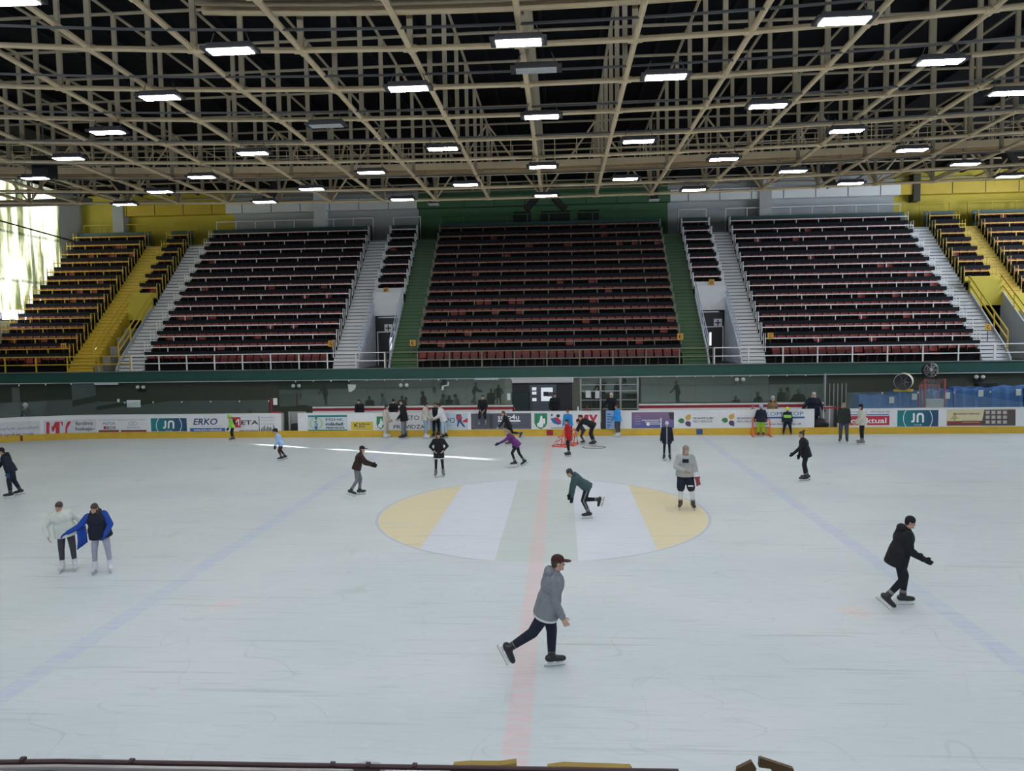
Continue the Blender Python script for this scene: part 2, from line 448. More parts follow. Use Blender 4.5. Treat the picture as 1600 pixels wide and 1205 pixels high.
# gangways inside the grid
def gangway(name, x0, x1, y0, y1, z, label, matd, rails=True, ribs=False):
    e = empty(name, ((x0+x1)/2, (y0+y1)/2, z), label, 'gangway'); o = V(e.location)
    n = 24
    zz = lambda x: z+lift(x, (y0+y1)/2)
    def strip(ya, yb, za, zb):
        g = MB()
        for k in range(n):
            xa = x0+(x1-x0)*k/n; xb = x0+(x1-x0)*(k+1)/n
            g.add([(xa-o.x, ya-o.y, zz(xa)+za-o.z), (xb-o.x, ya-o.y, zz(xb)+za-o.z), (xb-o.x, yb-o.y, zz(xb)+za-o.z), (xa-o.x, yb-o.y, zz(xa)+za-o.z),
                   (xa-o.x, ya-o.y, zz(xa)+zb-o.z), (xb-o.x, ya-o.y, zz(xb)+zb-o.z), (xb-o.x, yb-o.y, zz(xb)+zb-o.z), (xa-o.x, yb-o.y, zz(xa)+zb-o.z)],
                  [(0, 3, 2, 1), (4, 5, 6, 7), (0, 1, 5, 4), (2, 3, 7, 6), (1, 2, 6, 5), (0, 4, 7, 3)])
        return g
    strip(y0, y1, 0, .04).build('walkway', matd, e)
    for yy in (y0, y1): strip(yy-.05, yy+.05, -.16, .1).build('side_beam', M_tube, e)
    if ribs:
        for k in range(5): strip(y0+(y1-y0)*(k+.5)/5-.03, y0+(y1-y0)*(k+.5)/5+.03, -.1, 0).build('joist', M_post, e)
    if rails:
        for yy in (y0, y1):
            g = MB()
            for h in (.55, 1.1): g.tube([(x0+(x1-x0)*k/n-o.x, yy-o.y, zz(x0+(x1-x0)*k/n)+h-o.z) for k in range(n+1)], .022, 6)
            q = x0
            while q <= x1: g.tube([(q-o.x, yy-o.y, zz(q)-o.z), (q-o.x, yy-o.y, zz(q)+1.1-o.z)], .02, 6); q += .95
            g.build('railing', M_tube, e)
    return e


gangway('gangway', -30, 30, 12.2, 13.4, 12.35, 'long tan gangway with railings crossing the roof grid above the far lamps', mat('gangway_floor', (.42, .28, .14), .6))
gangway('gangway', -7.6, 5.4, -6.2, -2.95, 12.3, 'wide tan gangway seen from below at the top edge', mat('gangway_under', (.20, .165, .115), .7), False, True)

# lamps
lamp_rows = [
 [(-10.1, -5.7, 11.55)],
 [(-6.62, -3.73, 11.21), (-0.25, -3.91, 11.05), (6.47, -3.89, 11.21)],
 [(0.07, -2.29, 11.05, 0)],
 [(-9.96, -0.73, 11.3), (-3.17, -1.31, 11.08), (3.19, -1.41, 11.08), (9.81, -1.06, 11.3)],
 [(-13.43, 2.36, 11.37), (-6.26, 1.68, 11.13, 0), (0.1, 1.31, 11.05), (6.4, 1.34, 11.13), (13.11, 1.79, 11.38)],
 [(-16.92, 5.46, 11.43), (-9.81, 4.68, 11.19), (-3.25, 4.45, 11.07), (3.15, 4.31, 11.06), (9.71, 4.39, 11.19)],
 [(-20.47, 8.47, 11.49), (-13.36, 8.09, 11.24), (-6.5, 7.6, 11.1), (-0.02, 7.34, 11.05), (6.51, 7.25, 11.1), (13.14, 7.43, 11.25)],
 [(-16.58, 10.74, 11.29), (-9.79, 10.41, 11.14), (-3.23, 10.07, 11.06), (3.22, 9.89, 11.06), (9.74, 9.78, 11.14), (16.45, 10.19, 11.3)],
 [(-19.9, 13.51, 11.34), (-12.94, 13.04, 11.18), (-6.48, 12.88, 11.08), (-0.01, 12.78, 11.05), (6.42, 12.61, 11.08), (13.08, 12.71, 11.18), (19.81, 13.02, 11.34)]]
lh = MB().box(-.6, .6, -.21, .21, 0, .07).box(-.5, .5, -.12, .12, .07, .16).mesh('housing', M_house)
ld = MB().box(-.475, .475, -.17, .17, -.012, -.001).mesh('diffuser', M_lamp)
ldo = MB().box(-.475, .475, -.17, .17, -.012, -.001).mesh('diffuser', M_off)
lw = MB()
for sx_ in (-.45, .45): lw.tube([(sx_, 0, .16), (sx_*.8, 0, .40)], .012, 5)
lw = lw.mesh('hanger', M_tray)
rown = 0
lamp_rows = [[(-13.2+6.6*k, -12.9, 11.2) for k in range(5)], [(-9.9+6.6*k, -10., 11.2) for k in range(4)], [(-13.2+6.6*k, -7., 11.3) for k in range(5)]]+lamp_rows  # near-side rows are unseen, added to even out brightness on the ice
for row in lamp_rows:
    lit = [q for q in row if len(q) == 3]
    off_ = row[0][1] < -6
    if off_: rown = 0; orow = round((row[0][1]+12.9)/2.95)
    if len(row) > 2:
        rown += 0 if off_ else 1
        g = MB(); x0, x1 = min(q[0] for q in row)-7, max(q[0] for q in row)+7
        ym = sum(q[1] for q in row)/len(row); n = 18
        yf = lambda x: ym
        g.tube([(x0+(x1-x0)*k/n, ym, 11.05+.42+lift(x0+(x1-x0)*k/n, ym)*.9) for k in range(n+1)], .034, 4)
        tag(g.build('cable_tray', M_tray), ('dark cable tray over the %s added lamp row on the near side, out of the picture' % ORD[orow] if off_ else 'dark cable tray over the %s row of roof lamps counted from the camera' % ORD[rown-1]), 'cable tray')
    for k, q in enumerate(row):
        if len(row) == 1:
            lab = 'lit roof lamp cut off by the top left corner' if len(q) == 3 else 'unlit roof lamp on its own between the two nearest rows'
        else:
            lab = 'added unseen lamp on the near side, %s from the left in the %s row there' % (ORD[k], ORD[orow]) if off_ else '%s roof lamp, %s from the left in the %s row counted from the camera' % ('white lit' if len(q) == 3 else 'unlit', ORD[k], ORD[rown-1])
        e = empty('roof_lamp', q[:3], lab, 'ceiling light', 'roof lamps over the ice')
        put('housing', lh, e); put('diffuser', ld if len(q) == 3 else ldo, e); put('hanger', lw, e)

# ------------------------------------------------------------------ seating
RW = range(14)
zk = lambda k: 3.19+.61*k+.0024*k*k
yk = lambda k: 20.3 if k == 0 else 20.9+.7*(k-1)
LB = [  # x0, x1, first row, rail material, words, panel
 (-33.6, -28.3, 0, M_yel, 'yellow-railed block by the curtain', 'outer left'),
 (-26.8, -25.2, 7, M_yel, 'small yellow-railed block over the left yellow exit', 'small'),
 (-23.75, -12.45, 0, M_whiterail, 'white-railed block left of centre', 'L'),
 (-11.0, -9.1, 7, M_whiterail, 'small block over the exit left of the green stairs', 'sm'),
 (-7.6, 7.3, 0, M_centrail, 'centre block between the green stairs', 'C'),
 (8.65, 10.5, 7, M_whiterail, 'small block over the exit right of the green stairs', 'sm'),
 (11.8, 23.2, 0, M_whiterail, 'white-railed block right of centre', 'R'),
 (24.5, 26.4, 7, M_yel, 'small yellow-railed block over the right yellow exit', 'small'),
 (27.55, 33.6, 6, M_yel, 'yellow-railed block at the right edge', 'outer right')]


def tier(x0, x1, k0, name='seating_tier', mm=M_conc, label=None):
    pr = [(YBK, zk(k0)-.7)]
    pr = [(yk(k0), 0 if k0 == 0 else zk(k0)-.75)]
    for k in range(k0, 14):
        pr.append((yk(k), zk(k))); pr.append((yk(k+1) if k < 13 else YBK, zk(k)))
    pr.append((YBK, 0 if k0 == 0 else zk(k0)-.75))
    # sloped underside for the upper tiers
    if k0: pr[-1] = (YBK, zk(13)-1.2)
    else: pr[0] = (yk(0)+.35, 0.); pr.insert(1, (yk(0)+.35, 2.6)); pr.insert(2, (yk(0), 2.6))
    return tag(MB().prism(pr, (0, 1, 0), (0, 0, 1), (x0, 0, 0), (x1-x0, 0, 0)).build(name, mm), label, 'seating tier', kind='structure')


STA = [  # stairs: x0, x1, material, words
 (-28.3, -26.8, M_yel, 'yellow stairs beside the curtain-side block'),
 (-25.2, -23.75, M_white, 'white stairs right of the left yellow exit'),
 (-12.45, -11.0, M_white, 'white stairs left of the left first-aid exit'),
 (-9.1, -7.6, M_green, 'green stairs left of the centre block'),
 (7.3, 8.65, M_green, 'green stairs right of the centre block'),
 (10.5, 11.8, M_white, 'white stairs right of the right first-aid exit'),
 (23.2, 24.5, M_white, 'bluish white stairs left of the right yellow exit'),
 (26.4, 27.55, M_yel, 'yellow stairs above the right yellow exit')]
for a, c, k0, mm, nm, _ in LB:
    tier(a, c, k0, label='dark concrete steps carrying the seats of the '+nm)
for a, c, mm, nm in STA:
    pr = [(yk(0)+.35, 0.), (yk(0)+.35, 2.6), (yk(0), 2.6), (yk(0), zk(0))]
    k_from = 0
    if a > 26: k_from = 6; pr = [(yk(6), zk(6)-.75)]
    NS = 3
    for k in range(k_from, 14):
        y0, y1 = yk(k), yk(k+1) if k < 13 else YBK
        z0, z1 = zk(k), zk(k+1) if k < 13 else zk(13)
        if k == 13: pr += [(y0, z0), (y1-.01, z0)]; break
        st = .3 if k == 0 else 0
        for q in range(NS):
            ya = y0+st+(y1-y0-st)*q/NS if q else y0; yb = y0+st+(y1-y0-st)*(q+1)/NS
            z = z0+(z1-z0)*q/NS
            pr += [(ya, z), (yb, z)]
    pr.append((YBK-.01, 0 if not k_from else zk(13)-1.2))
    e = empty('staircase', ((a+c)/2, yk(k_from), zk(k_from)), nm, 'stairs')
    o = V(e.location)
    MB().prism(pr, (0, 1, 0), (0, 0, 1), V((a, 0, 0))-o, (c-a, 0, 0)).build('flight', mm, e)
    nose = MB()
    for k in range(k_from, 13):
        y0, y1 = yk(k), yk(k+1); st = .3 if k == 0 else 0
        for q in range(NS):
            yb = y0+st+(y1-y0-st)*(q+1)/NS; z = zk(k)+(zk(k+1)-zk(k))*(q+1)/NS
            nose.box(a+.02-o.x, c-.02-o.x, yb-.012-o.y, yb+.0-o.y, z-.07-o.z, z-.03-o.z)
    nose.build('step_nosing', M_black if mm is not M_yel else mat('worn_yellow', (.35, .24, .02), .7), e)

# seats
def seat_mesh(kind):
    mb = MB()
    # backrest shell: a curved strip, pan folded up or open
    n = 6
    def shell(x0, x1, pts, t):
        vs = []; fs = []
        for s_ in (0, 1):
            for (y, z) in pts:
                for q in range(n+1):
                    x = x0+(x1-x0)*q/n; c = .035*(1-(2*q/n-1)**2)
                    vs.append((x, y+c+s_*t, z))
        L = len(pts); w = n+1
        for s_ in (0, 1):
            for i in range(L-1):
                for q in range(n):
                    a = s_*L*w+i*w+q; fs.append((a, a+1, a+w+1, a+w))
        for i in range(L-1):
            for q in (0, n):
                a = i*w+q; fs.append((a, a+w, a+w+L*w, a+L*w))
        for i in (0, L-1):
            for q in range(n):
                a = i*w+q; fs.append((a, a+1, a+1+L*w, a+L*w))
        mb.add(vs, fs)
    shell(-.205, .205, [(.0, .52), (.01, .68), (.035, .84), (.06, .88)], .02)
    return mb


back_mb = seat_mesh(0)
M_backs = back_mb.mesh('backrest', M_red)
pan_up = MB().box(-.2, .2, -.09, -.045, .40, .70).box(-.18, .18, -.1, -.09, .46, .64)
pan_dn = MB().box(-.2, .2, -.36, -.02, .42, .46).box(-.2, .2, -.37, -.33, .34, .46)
M_panup = pan_up.mesh('seat_pan', M_shadedpan)
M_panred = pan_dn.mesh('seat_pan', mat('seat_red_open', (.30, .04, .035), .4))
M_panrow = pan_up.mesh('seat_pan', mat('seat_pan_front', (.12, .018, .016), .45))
leg_mb = MB().box(-.03, .03, -.02, .10, .25, .5).box(-.03, .03, .06, .12, .0, .45)
M_leg = leg_mb.mesh('bracket', M_black)
PITCH = .49
seats = []
for bi, (a, c, k0, mm, nm, _) in enumerate(LB):
    n = int((c-a-.15)/PITCH); off = ((c-a)-n*PITCH)/2
    for k in range(k0, 14):
        for q in range(n):
            x = a+off+PITCH*(q+.5)
            y = yk(k)+.42
            seats.append(((V((x, y, zk(k)+.6))-CP).length, x, y, zk(k), k, bi))
def infr(x, y, z):
    d = V((x, y, z))-CP; w = d.dot(FW); return abs(d.dot(RT)/w) < .72
rnd = random.Random(3)
seats = [(d, x, y, z, k, bi, rnd.random() < .07) for d, x, y, z, k, bi in seats]
srt = sorted([s for s in seats if infr(s[1], s[2], s[3])], key=lambda s: s[0])
near = set(srt[:300])
for s in srt[:300]:
    d, x, y, z, k, bi, op = s
    lab = 'red plastic seat in the %s row, %s' % (ORD[k], LB[bi][4])
    if op: lab = 'red plastic seat folded open in the %s row, %s' % (ORD[k], LB[bi][4])
    e = empty('tip_up_seat', (x, y, z), lab, 'seat', lab.replace('red plastic seat', 'red plastic seats'))
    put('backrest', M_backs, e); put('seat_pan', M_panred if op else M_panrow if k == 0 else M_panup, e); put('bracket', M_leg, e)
gb, gp, gr = MB(), MB(), MB()
for s in seats:
    if s in near: continue
    d, x, y, z, k, bi, op = s
    sh = lambda mb, t: t.add([(p[0]+x, p[1]+y, p[2]+z) for p in mb.v], mb.f)
    sh(back_mb, gb); sh(pan_dn if op else pan_up, gr if op else gp)
e = empty('tip_up_seats', (0, 24, 5), 'all the red plastic seats in the upper rows of the stand', 'seats', kind='stuff')
o = V(e.location)
for g, n_, mm in ((gb, 'backrest', M_red), (gp, 'seat_pan', M_shadedpan), (gr, 'seat_pan', MATS['seat_red_open'])):
    g.v = [tuple(V(p)-o) for p in g.v]; tag(g.build(n_, mm, e), kind='stuff')

# row barriers: rail, panel, posts, end frames
for bi, (a, c, k0, mm, nm, _) in enumerate(LB):
    for k in range(max(k0, 1), 14):
        y, z = yk(k), zk(k)
        cut = k == k0
        e = empty('row_barrier', ((a+c)/2, y, z), 'rail and panel, %s row, %s' % (ORD[k], nm), 'rail', 'row rails of the '+nm)
        o = V(e.location); x0, x1 = a-o.x, c-o.x
        MB().box(x0, x1, -.025, .025, .70, .755).build('rail', mm, e)
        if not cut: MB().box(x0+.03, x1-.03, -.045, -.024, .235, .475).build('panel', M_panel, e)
        n = max(1, round((c-a)/1.47))
        for q in range(n+1):
            xx = x0+.03+(x1-x0-.06)*q/n
            MB().box(xx-.022, xx+.022, -.02, .02, .0, .70).build('post', mm, e)
        for xs in ((x0+.02, x1-.02)):
            MB().tube([(xs, 0, .0), (xs, 0, 1.0), (xs, .35, 1.0), (xs, .35, .0)], .024, 6).build('end_frame', mm, e)
    # teal back panel behind the top row and walkway rail
    e = empty('rear_panel', ((a+c)/2, yk(13)+.72, zk(13)), 'dark teal board, top row of '+nm, 'panel')
    w2 = (c-a)/2
    MB().box(-w2, w2, -.03, .03, 0, 1.12).build('board', M_tealpanel, e)
    for q in (-w2+.1, 0, w2-.1): MB().box(q-.03, q+.03, .03, .07, 0, 1.1).build('support', M_black, e)
    e = empty('walkway_rail', ((a+c)/2, YBK-.45, zk(13)), 'handrail on the back wall, '+nm, 'rail')
    m2 = M_green if mm is M_centrail else mm
    MB().tube([(-w2, 0, 1.75), (w2, 0, 1.75)], .045, 6).build('rail', m2, e)
    n = max(1, round((c-a)/1.5))
    for q in range(n+1): MB().tube([(-w2+2*w2*q/n, 0, 0), (-w2+2*w2*q/n, 0, 1.75)], .038, 6).build('post', m2, e)

# front rail of the stand
FRONT = [(-33.8, -24.2, M_yel, 'yellow front rail of the stand below the curtain-side block'), (-24.2, -9.3, M_whiterail, 'white front rail of the stand below the block left of centre'),
         (-9.3, 8.9, M_centrail, 'olive front rail of the stand below the centre block'), (8.9, 23.6, M_whiterail, 'white front rail of the stand below the block right of centre'),
         (23.6, 33.8, M_whiterail, 'white front rail of the stand at the right edge')]
for a, c, mm, nm in FRONT:
    e = empty('front_rail', ((a+c)/2, 20.27, 3.19), nm, 'rail'); w2 = (c-a)/2
    for z in (.42, .88): MB().box(-w2, w2, -.025, .025, z-.03, z+.025).build('rail', mm, e)
    n = round((c-a)/1.75)
    for q in range(n+1):
        xx = -w2+.03+(2*w2-.06)*q/n; MB().box(xx-.03, xx+.03, -.03, .03, 0, .87).build('post', mm, e)
e = tag(MB().box(-34, 34, 20.2, 20.3, 2.56, 3.14).build('trim_1', M_teal), 'teal green fascia along the foot of the stand', 'fascia', kind='structure')
tag(MB().box(-34, 34, 20.12, 20.36, 3.14, 3.19).build('trim_2', mat('ledge_grey', (.20, .22, .21), .7)), 'grey ledge on top of the teal fascia', 'ledge', kind='structure')
tag(MB().tube([(-34, 20.22, 2.535), (34, 20.22, 2.535)], .025, 6).build('fascia_pipe', M_white), 'pale pipe under the teal fascia', 'pipe')

# exits in the stand
def exit_bay(a, c, mm, nm, lab, white=True):
    k = 7; yf = yk(6)+.15
    tag(MB().box(a, c, yk(7)-.12, yk(7)+.02, zk(6)+.75, zk(7)+.42).build('wall_exit', mm), lab+' upper parapet', 'wall', kind='structure')
    tag(MB().box(a, c, yf-.15, yf, 6.25, zk(6)+.78).build('wall_exit', mm), lab+' lintel wall above the doorway', 'wall', kind='structure')
    tag(MB().box(a, c, yf, yk(7), zk(6)+.7, zk(6)+.78).build('wall_exit', mm), lab+' ledge over the lintel', 'wall', kind='structure')
    for s_, x in ((0, a), (1, c)):
        if a < -20 and s_ == 0: continue
        pr = [(20.45, 3.17), (20.45, 3.3), (yk(1), zk(1)+.1), (yf, zk(6)+.25), (yf, 3.17)]
        sd = MB().prism(pr, (0, 1, 0), (0, 0, 1), (x+(.004 if s_ == 0 else -.084), 0, 0), (.08, 0, 0))
        tag(sd.build('wall_exit', M_speck if white else M_greyw), lab+(' side wall, left' if s_ == 0 else ' side wall, right'), 'wall', kind='structure')
    tag(MB().box(a+.01, c-.01, 20.36, 29, 3.05, 3.17).build('floor_exit', M_floor), lab+' passage floor', 'floor', kind='structure')
    bx_ = MB(); bx_.box(a+.01, c-.01, 28.8, 28.9, 3.18, 6.4); bx_.box(a+.01, a+.06, yf, 28.9, 3.18, 6.4); bx_.box(c-.06, c-.01, yf, 28.9, 3.18, 6.4); bx_.box(a+.01, c-.01, yf, 28.9, 6.35, 6.45)
    tag(bx_.build('wall_exit', M_black), lab+' dark passage', 'wall', kind='structure')
    # sloping handrails on both sides
    for s_, x in ((0, a+.05), (1, c-.05)):
        e = empty('handrail', (x, 20.6, 3.2), '%s sloping handrail on the %s side of the %s' % ('white' if white else 'yellow', 'left' if s_ == 0 else 'right', nm), 'handrail'); o = V(e.location)
        mr = mat('blue_white_rail', (.58, .64, .74), .45) if white else M_yel
        p0, p1 = V((x, yk(1)-.1, zk(1)+.95)), V((x, yk(6)+.2, zk(6)+1.05))
        for h in (0, -.45): MB().tube([p0+V((0, 0, h))-o, p1+V((0, 0, h))-o], .03 if white else .045, 6).build('rail', mr, e)
        for t in (0, .33, .66, 1):
            p = p0.lerp(p1, t); MB().tube([p-o, p-V((0, 0, 1.0))-o], .028 if white else .04, 6).build('post', mr, e)


exit_bay(-11.0, -9.1, M_white, 'first-aid exit left of the centre block', 'left first-aid exit')
exit_bay(8.65, 10.5, M_white, 'first-aid exit right of the centre block', 'right first-aid exit')
exit_bay(-26.8, -25.2, M_yelwall, 'yellow exit at the left', 'left yellow exit', False)
exit_bay(24.5, 26.4, M_yelwall, 'yellow exit at the right', 'right yellow exit', False)
# what the right-hand bay needs below row 7 (landing with its own tier beyond)
tag(MB().box(26.4, 33.8, 24.2, 24.35, 3.18, zk(6)-.1).build('wall_exit', M_yelwall), 'yellow wall under the right-edge seats', 'wall', kind='structure')
tag(MB().box(26.42, 33.8, 20.36, 24.2, 3.05, 3.17).build('floor_exit', M_floor), 'landing right of the right yellow exit', 'floor', kind='structure')
tag(MB().prism([(20.6, 3.17), (20.6, 3.7), (24.6, 6.2), (24.6, 3.17)], (0, 1, 0), (0, 0, 1), (27.2, 0, 0), (.9, 0, 0)).build('stair_wall', M_greyw), 'grey sloping stair wall beyond the right yellow exit', 'wall')
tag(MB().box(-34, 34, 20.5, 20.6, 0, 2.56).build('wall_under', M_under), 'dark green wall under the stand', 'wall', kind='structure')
# grey stepped blocks in the left yellow exit
e = empty('stepped_blocks', (-26.5, 20.6, 3.17), 'grey concrete steps in the left yellow exit', 'steps')
for q in range(5): MB().box(-.2, .3, .1+.75*q, .85+.75*q, 0, .35+.55*q).build('step', mat('rough_concrete', (.30, .29, .27), .9, 0, .25, 3), e)

# doors deep in the two exits
for i, (xa, nm) in enumerate(((-10.1, 'left'), (9.55, 'right'))):
    e = empty('door_%d' % (i+1), (xa, 24.75, 3.17), 'black double door with slim lit window in the %s first-aid exit' % nm, 'door', kind='structure')
    MB().box(-.85, .85, 0, .06, 0, 3.0).build('door_leaf', M_black, e)
    MB().box(.02, .14, -.012, 0, .95, 1.75).build('pane', emis('lit_pane', (.95, .97, 1.), 1.1), e)
    MB().box(-.75, .85, -.03, 0, 2.05, 2.12).box(-.78, -.72, -.03, 0, 0, 2.1).box(.80, .86, -.03, 0, 0, 2.1).build('door_frame', M_whiterail, e)
    MB().box(-.7, .6, -.03, .0, 2.95, 3.03).build('closer_bar', M_alu, e)
    s = empty('first_aid_sign', (xa+(-.03 if i == 0 else .5), 24.62, 5.25), 'grey square sign with a dark cross in the %s first-aid exit' % nm, 'sign')
    MB().box(-.24, .24, 0, .03, .0, .48).build('plate', mat('sign_grey', (.75, .75, .78), .6), s)
    MB().box(-.17, .17, -.008, 0, .2, .28).box(-.04, .04, -.009, 0, .06, .42).build('cross', M_black, s)

# ------------------------------------------------------------------ lettering
TXT = []


def text(parent, s, x0, z0, x1, z1, m, y, name='lettering', bold=0., shear=0., curved=False):
    TXT.append((parent, s, x0, z0, x1, z1, m, y, name, bold, shear, curved))


def flush_text():
    tmp = []
    for t in TXT:
        c = D.curves.new('t', 'FONT'); c.body = t[1]; c.size = 1; c.offset = t[9]; c.shear = t[10]; c.extrude = 0.; c.resolution_u = 3
        o = D.objects.new('t', c); COL.objects.link(o); tmp.append(o)
    bpy.context.view_layer.update(); dg = bpy.context.evaluated_depsgraph_get()
    for t, o in zip(TXT, tmp):
        me = D.meshes.new_from_object(o.evaluated_get(dg))
        par, s, x0, z0, x1, z1, m, y, name, bold, shear, curved = t
        xs = [v.co.x for v in me.vertices]; ys = [v.co.y for v in me.vertices]
        ax_, bx2, ay, by = min(xs), max(xs), min(ys), max(ys)
        o0 = V(par.location)
        for v in me.vertices:
            X_ = x0+(x1-x0)*(v.co.x-ax_)/(bx2-ax_); Z_ = z0+(z1-z0)*(v.co.y-ay)/(by-ay)
            if curved: q = bend(X_, y); v.co = V((q[0], q[1], Z_))-o0
            else: v.co = V((X_, y, Z_))-o0
        me.materials.clear(); me.materials.append(m)
        ob = D.objects.new(name, me); COL.objects.link(ob); ob.parent = par
    for o in tmp:
        c = o.data; D.objects.remove(o); D.curves.remove(c)


# sector letter plates
for L, px_, py_, Y in (('G', 517, 537, yk(1)-.1), ('E', 645, 536, yk(1)-.1), ('E', 1063, 526, yk(1)-.1), ('C', 1204, 525, yk(1)-.1), ('C', 1544, 511, yk(1)-.1), ('F', 603, 454, yk(7)-.2), ('D', 1112, 441, yk(7)-.2), ('H', 99, 541, yk(1)-.1)):
    p = onY(px_, py_, Y)
    e = empty('sector_sign', p, 'small orange plate with the letter %s %s' % (L, {517: 'at the foot of the left white stairs', 645: 'left of the lowest centre rows', 1063: 'right of the lowest centre rows', 1204: 'at the foot of the right white stairs', 1544: 'by the bluish white stairs', 603: 'over the left first-aid exit', 1112: 'over the right first-aid exit', 99: 'by the yellow stairs'}[px_]), 'sign')
    MB().box(-.16, .16, 0, .02, -.17, .17).build('plate', mat('orange_plate', (.70, .36, .03), .5), e)
    MB().box(-.015, .015, .02, .05, -.8, .15).build('stem', M_black, e)
    text(e, L, p.x-.08, p.z-.1, p.x+.08, p.z+.1, M_black, p.y-.006, 'letter', .02)

M_duct = mat('duct_white', (.86, .87, .86), .5, 0, .05, 2)
# back wall fittings: duct, pillars, booth windows, ledge
for a, c, mm, nm in ((-31.5, -23, M_yel, 'yellow'), (-23, -9.3, M_duct, 'left white'), (-9.3, 8.1, mat('green_duct', (.07, .17, .08), .7), 'green'), (8.1, 23.2, M_duct, 'right white'), (23.2, 33.8, M_yel, 'right yellow')):
    e = empty('ventilation_duct', ((a+c)/2, YBK-.3, 13.85), '%s stretch of boxed air duct high on the back wall' % nm, 'duct'); w2 = (c-a)/2
    MB().box(-w2, w2, -.25, .28, 0, .75).build('casing', mm, e)
    g = MB(); q = -w2+1.2
    while q < w2: g.box(q-.02, q+.02, -.262, -.25, 0, .75); q += 2.1
    g.build('seam', M_black, e)
for x, mm, nm in ((-16.2, M_white, 'white pillar on the back wall left of the green stretch'), (14.4, mat('pillar_grey', (.5, .5, .5), .7), 'pale pillar on the back wall behind the block right of centre'), (24.2, mat('pillar_dark', (.05, .045, .025), .7), 'dark pillar on the yellow back wall at the right'), (-30.9, M_greyw, 'grey pillar in the corner beside the yellow back wall')):
    hw_, zb_ = (.22, 13.4) if x == 24.2 else (.4, zk(13))
    tag(MB().box(x-hw_, x+hw_, YBK-.65, YBK, zb_, 15.2).build('pillar', mm), nm, 'pillar', kind='structure')
for x0, w, nm in ((-2.6, 1.2, 'left'), (-.7, 2., 'middle'), (1.9, 1.4, 'right')):
    e = empty('booth_window', (x0+w/2, YBK-.02, 12.75), 'dark %s booth window in the green back wall' % nm, 'window')
    MB().box(-w/2, w/2, -.03, 0, 0, .75).build('pane', M_black, e)
    MB().box(-w/2-.05, w/2+.05, -.05, 0, .75, .81).box(-w/2-.05, w/2+.05, -.05, 0, -.06, 0).build('window_frame', M_green, e)


# loudspeakers under the roof
def speaker(px_, py_, Y, tilt, label, L=1.0, w=.36):
    p = onY(px_, py_, Y); e = empty('loudspeaker', p, label, 'loudspeaker', 'hanging loudspeakers')
    a = V((math.sin(tilt), 0, math.cos(tilt))); bb = V((math.cos(tilt), 0, -math.sin(tilt)))
    MB().obox((0, 0, 0), bb*w/2, (0, .2, 0), a*L/2).build('cabinet', M_black, e)
    MB().obox((0, -.205, 0), bb*w*.42, (0, .006, 0), a*L*.45).build('grille', mat('grille', (.03, .03, .03), .7), e)
    MB().tube([a*L*.5, (0, 0, max(.3, 15.2-p.z))], .03, 6).build('hanger', M_tray, e)
    return e


for px_, py_, Y, t, lab in ((183, 297, 16.5, .7, 'black tilted loudspeaker high over the yellow rows on the left'), (425, 300, 16.5, .6, 'black tilted loudspeaker over the block left of centre'), (677, 303, 17, 0, 'black upright loudspeaker over the left green stairs'), (1022, 296, 17, 0, 'black upright loudspeaker over the right green stairs'), (1293, 277, 16.5, -.45, 'black tilted loudspeaker over the block right of centre'), (1581, 252, 15.5, -.55, 'black tilted loudspeaker at the right edge'), (830, 318, 24, .75, 'left of two black loudspeakers splayed under the farthest middle lamp'), (874, 318, 24, -.75, 'right of two black loudspeakers splayed under the farthest middle lamp')):
    e = speaker(px_, py_, Y, t, lab)
    if abs(t) < .01:
        MB().box(-.25, .25, -.22, .22, -.56, -.5).build('base_plate', M_white, e)
p = onY(70, 266, 8.6)
e = empty('loudspeaker', p, 'large black box loudspeaker beside a lamp at the far left', 'loudspeaker', 'hanging loudspeakers')
MB().box(-.33, .33, -.3, .3, -.3, .5).build('cabinet', M_black, e); MB().tube([(0, 0, .5), (0, 0, 3.2)], .03, 6).build('hanger', M_tray, e)
# service beam at the left
e = empty('service_beam', onY(60, 317, 17.2), 'grey box beam with upright frames under the roof at the left', 'beam')
MB().box(-2.6, 2.9, -.15, .15, -.16, .16).build('beam', mat('beam_grey', (.16, .16, .16), .6), e)
for q in (-1.2, -.3, 1., 1.9, 2.5): MB().tube([(q, 0, .1), (q, 0, 2.6)], .035, 6).build('upright', M_post, e)
for q in (.7, 1.4): MB().tube([(-1.2, 0, q), (2.5, 0, q)], .02, 6).build('cross_bar', M_post, e)

# ------------------------------------------------------------------ boards
def run(name, xa, xb, z0, z1, off0, off1, mm, label=None, cat=None, kind=None, parent=None):
    g = MB(); n = max(1, int(abs(xb-xa)/.5)) if xa < XC else 1
    base = []
    for k in range(n+1):
        x = xa+(xb-xa)*k/n; p, q = bend(x, off1), bend(x, off0)
        g.v += [(*p, z0), (*q, z0), (*q, z1), (*p, z1)]
    for k in range(n):
        a = 4*k; c = a+4
        for i in range(4): g.f.append((a+i, a+(i+1) % 4, c+(i+1) % 4, c+i))
    g.f.append((0, 1, 2, 3)); g.f.append(tuple(4*n+i for i in range(4)))
    o = g.build(name, mm, parent)
    return tag(o, label, cat, kind=kind) if label else o


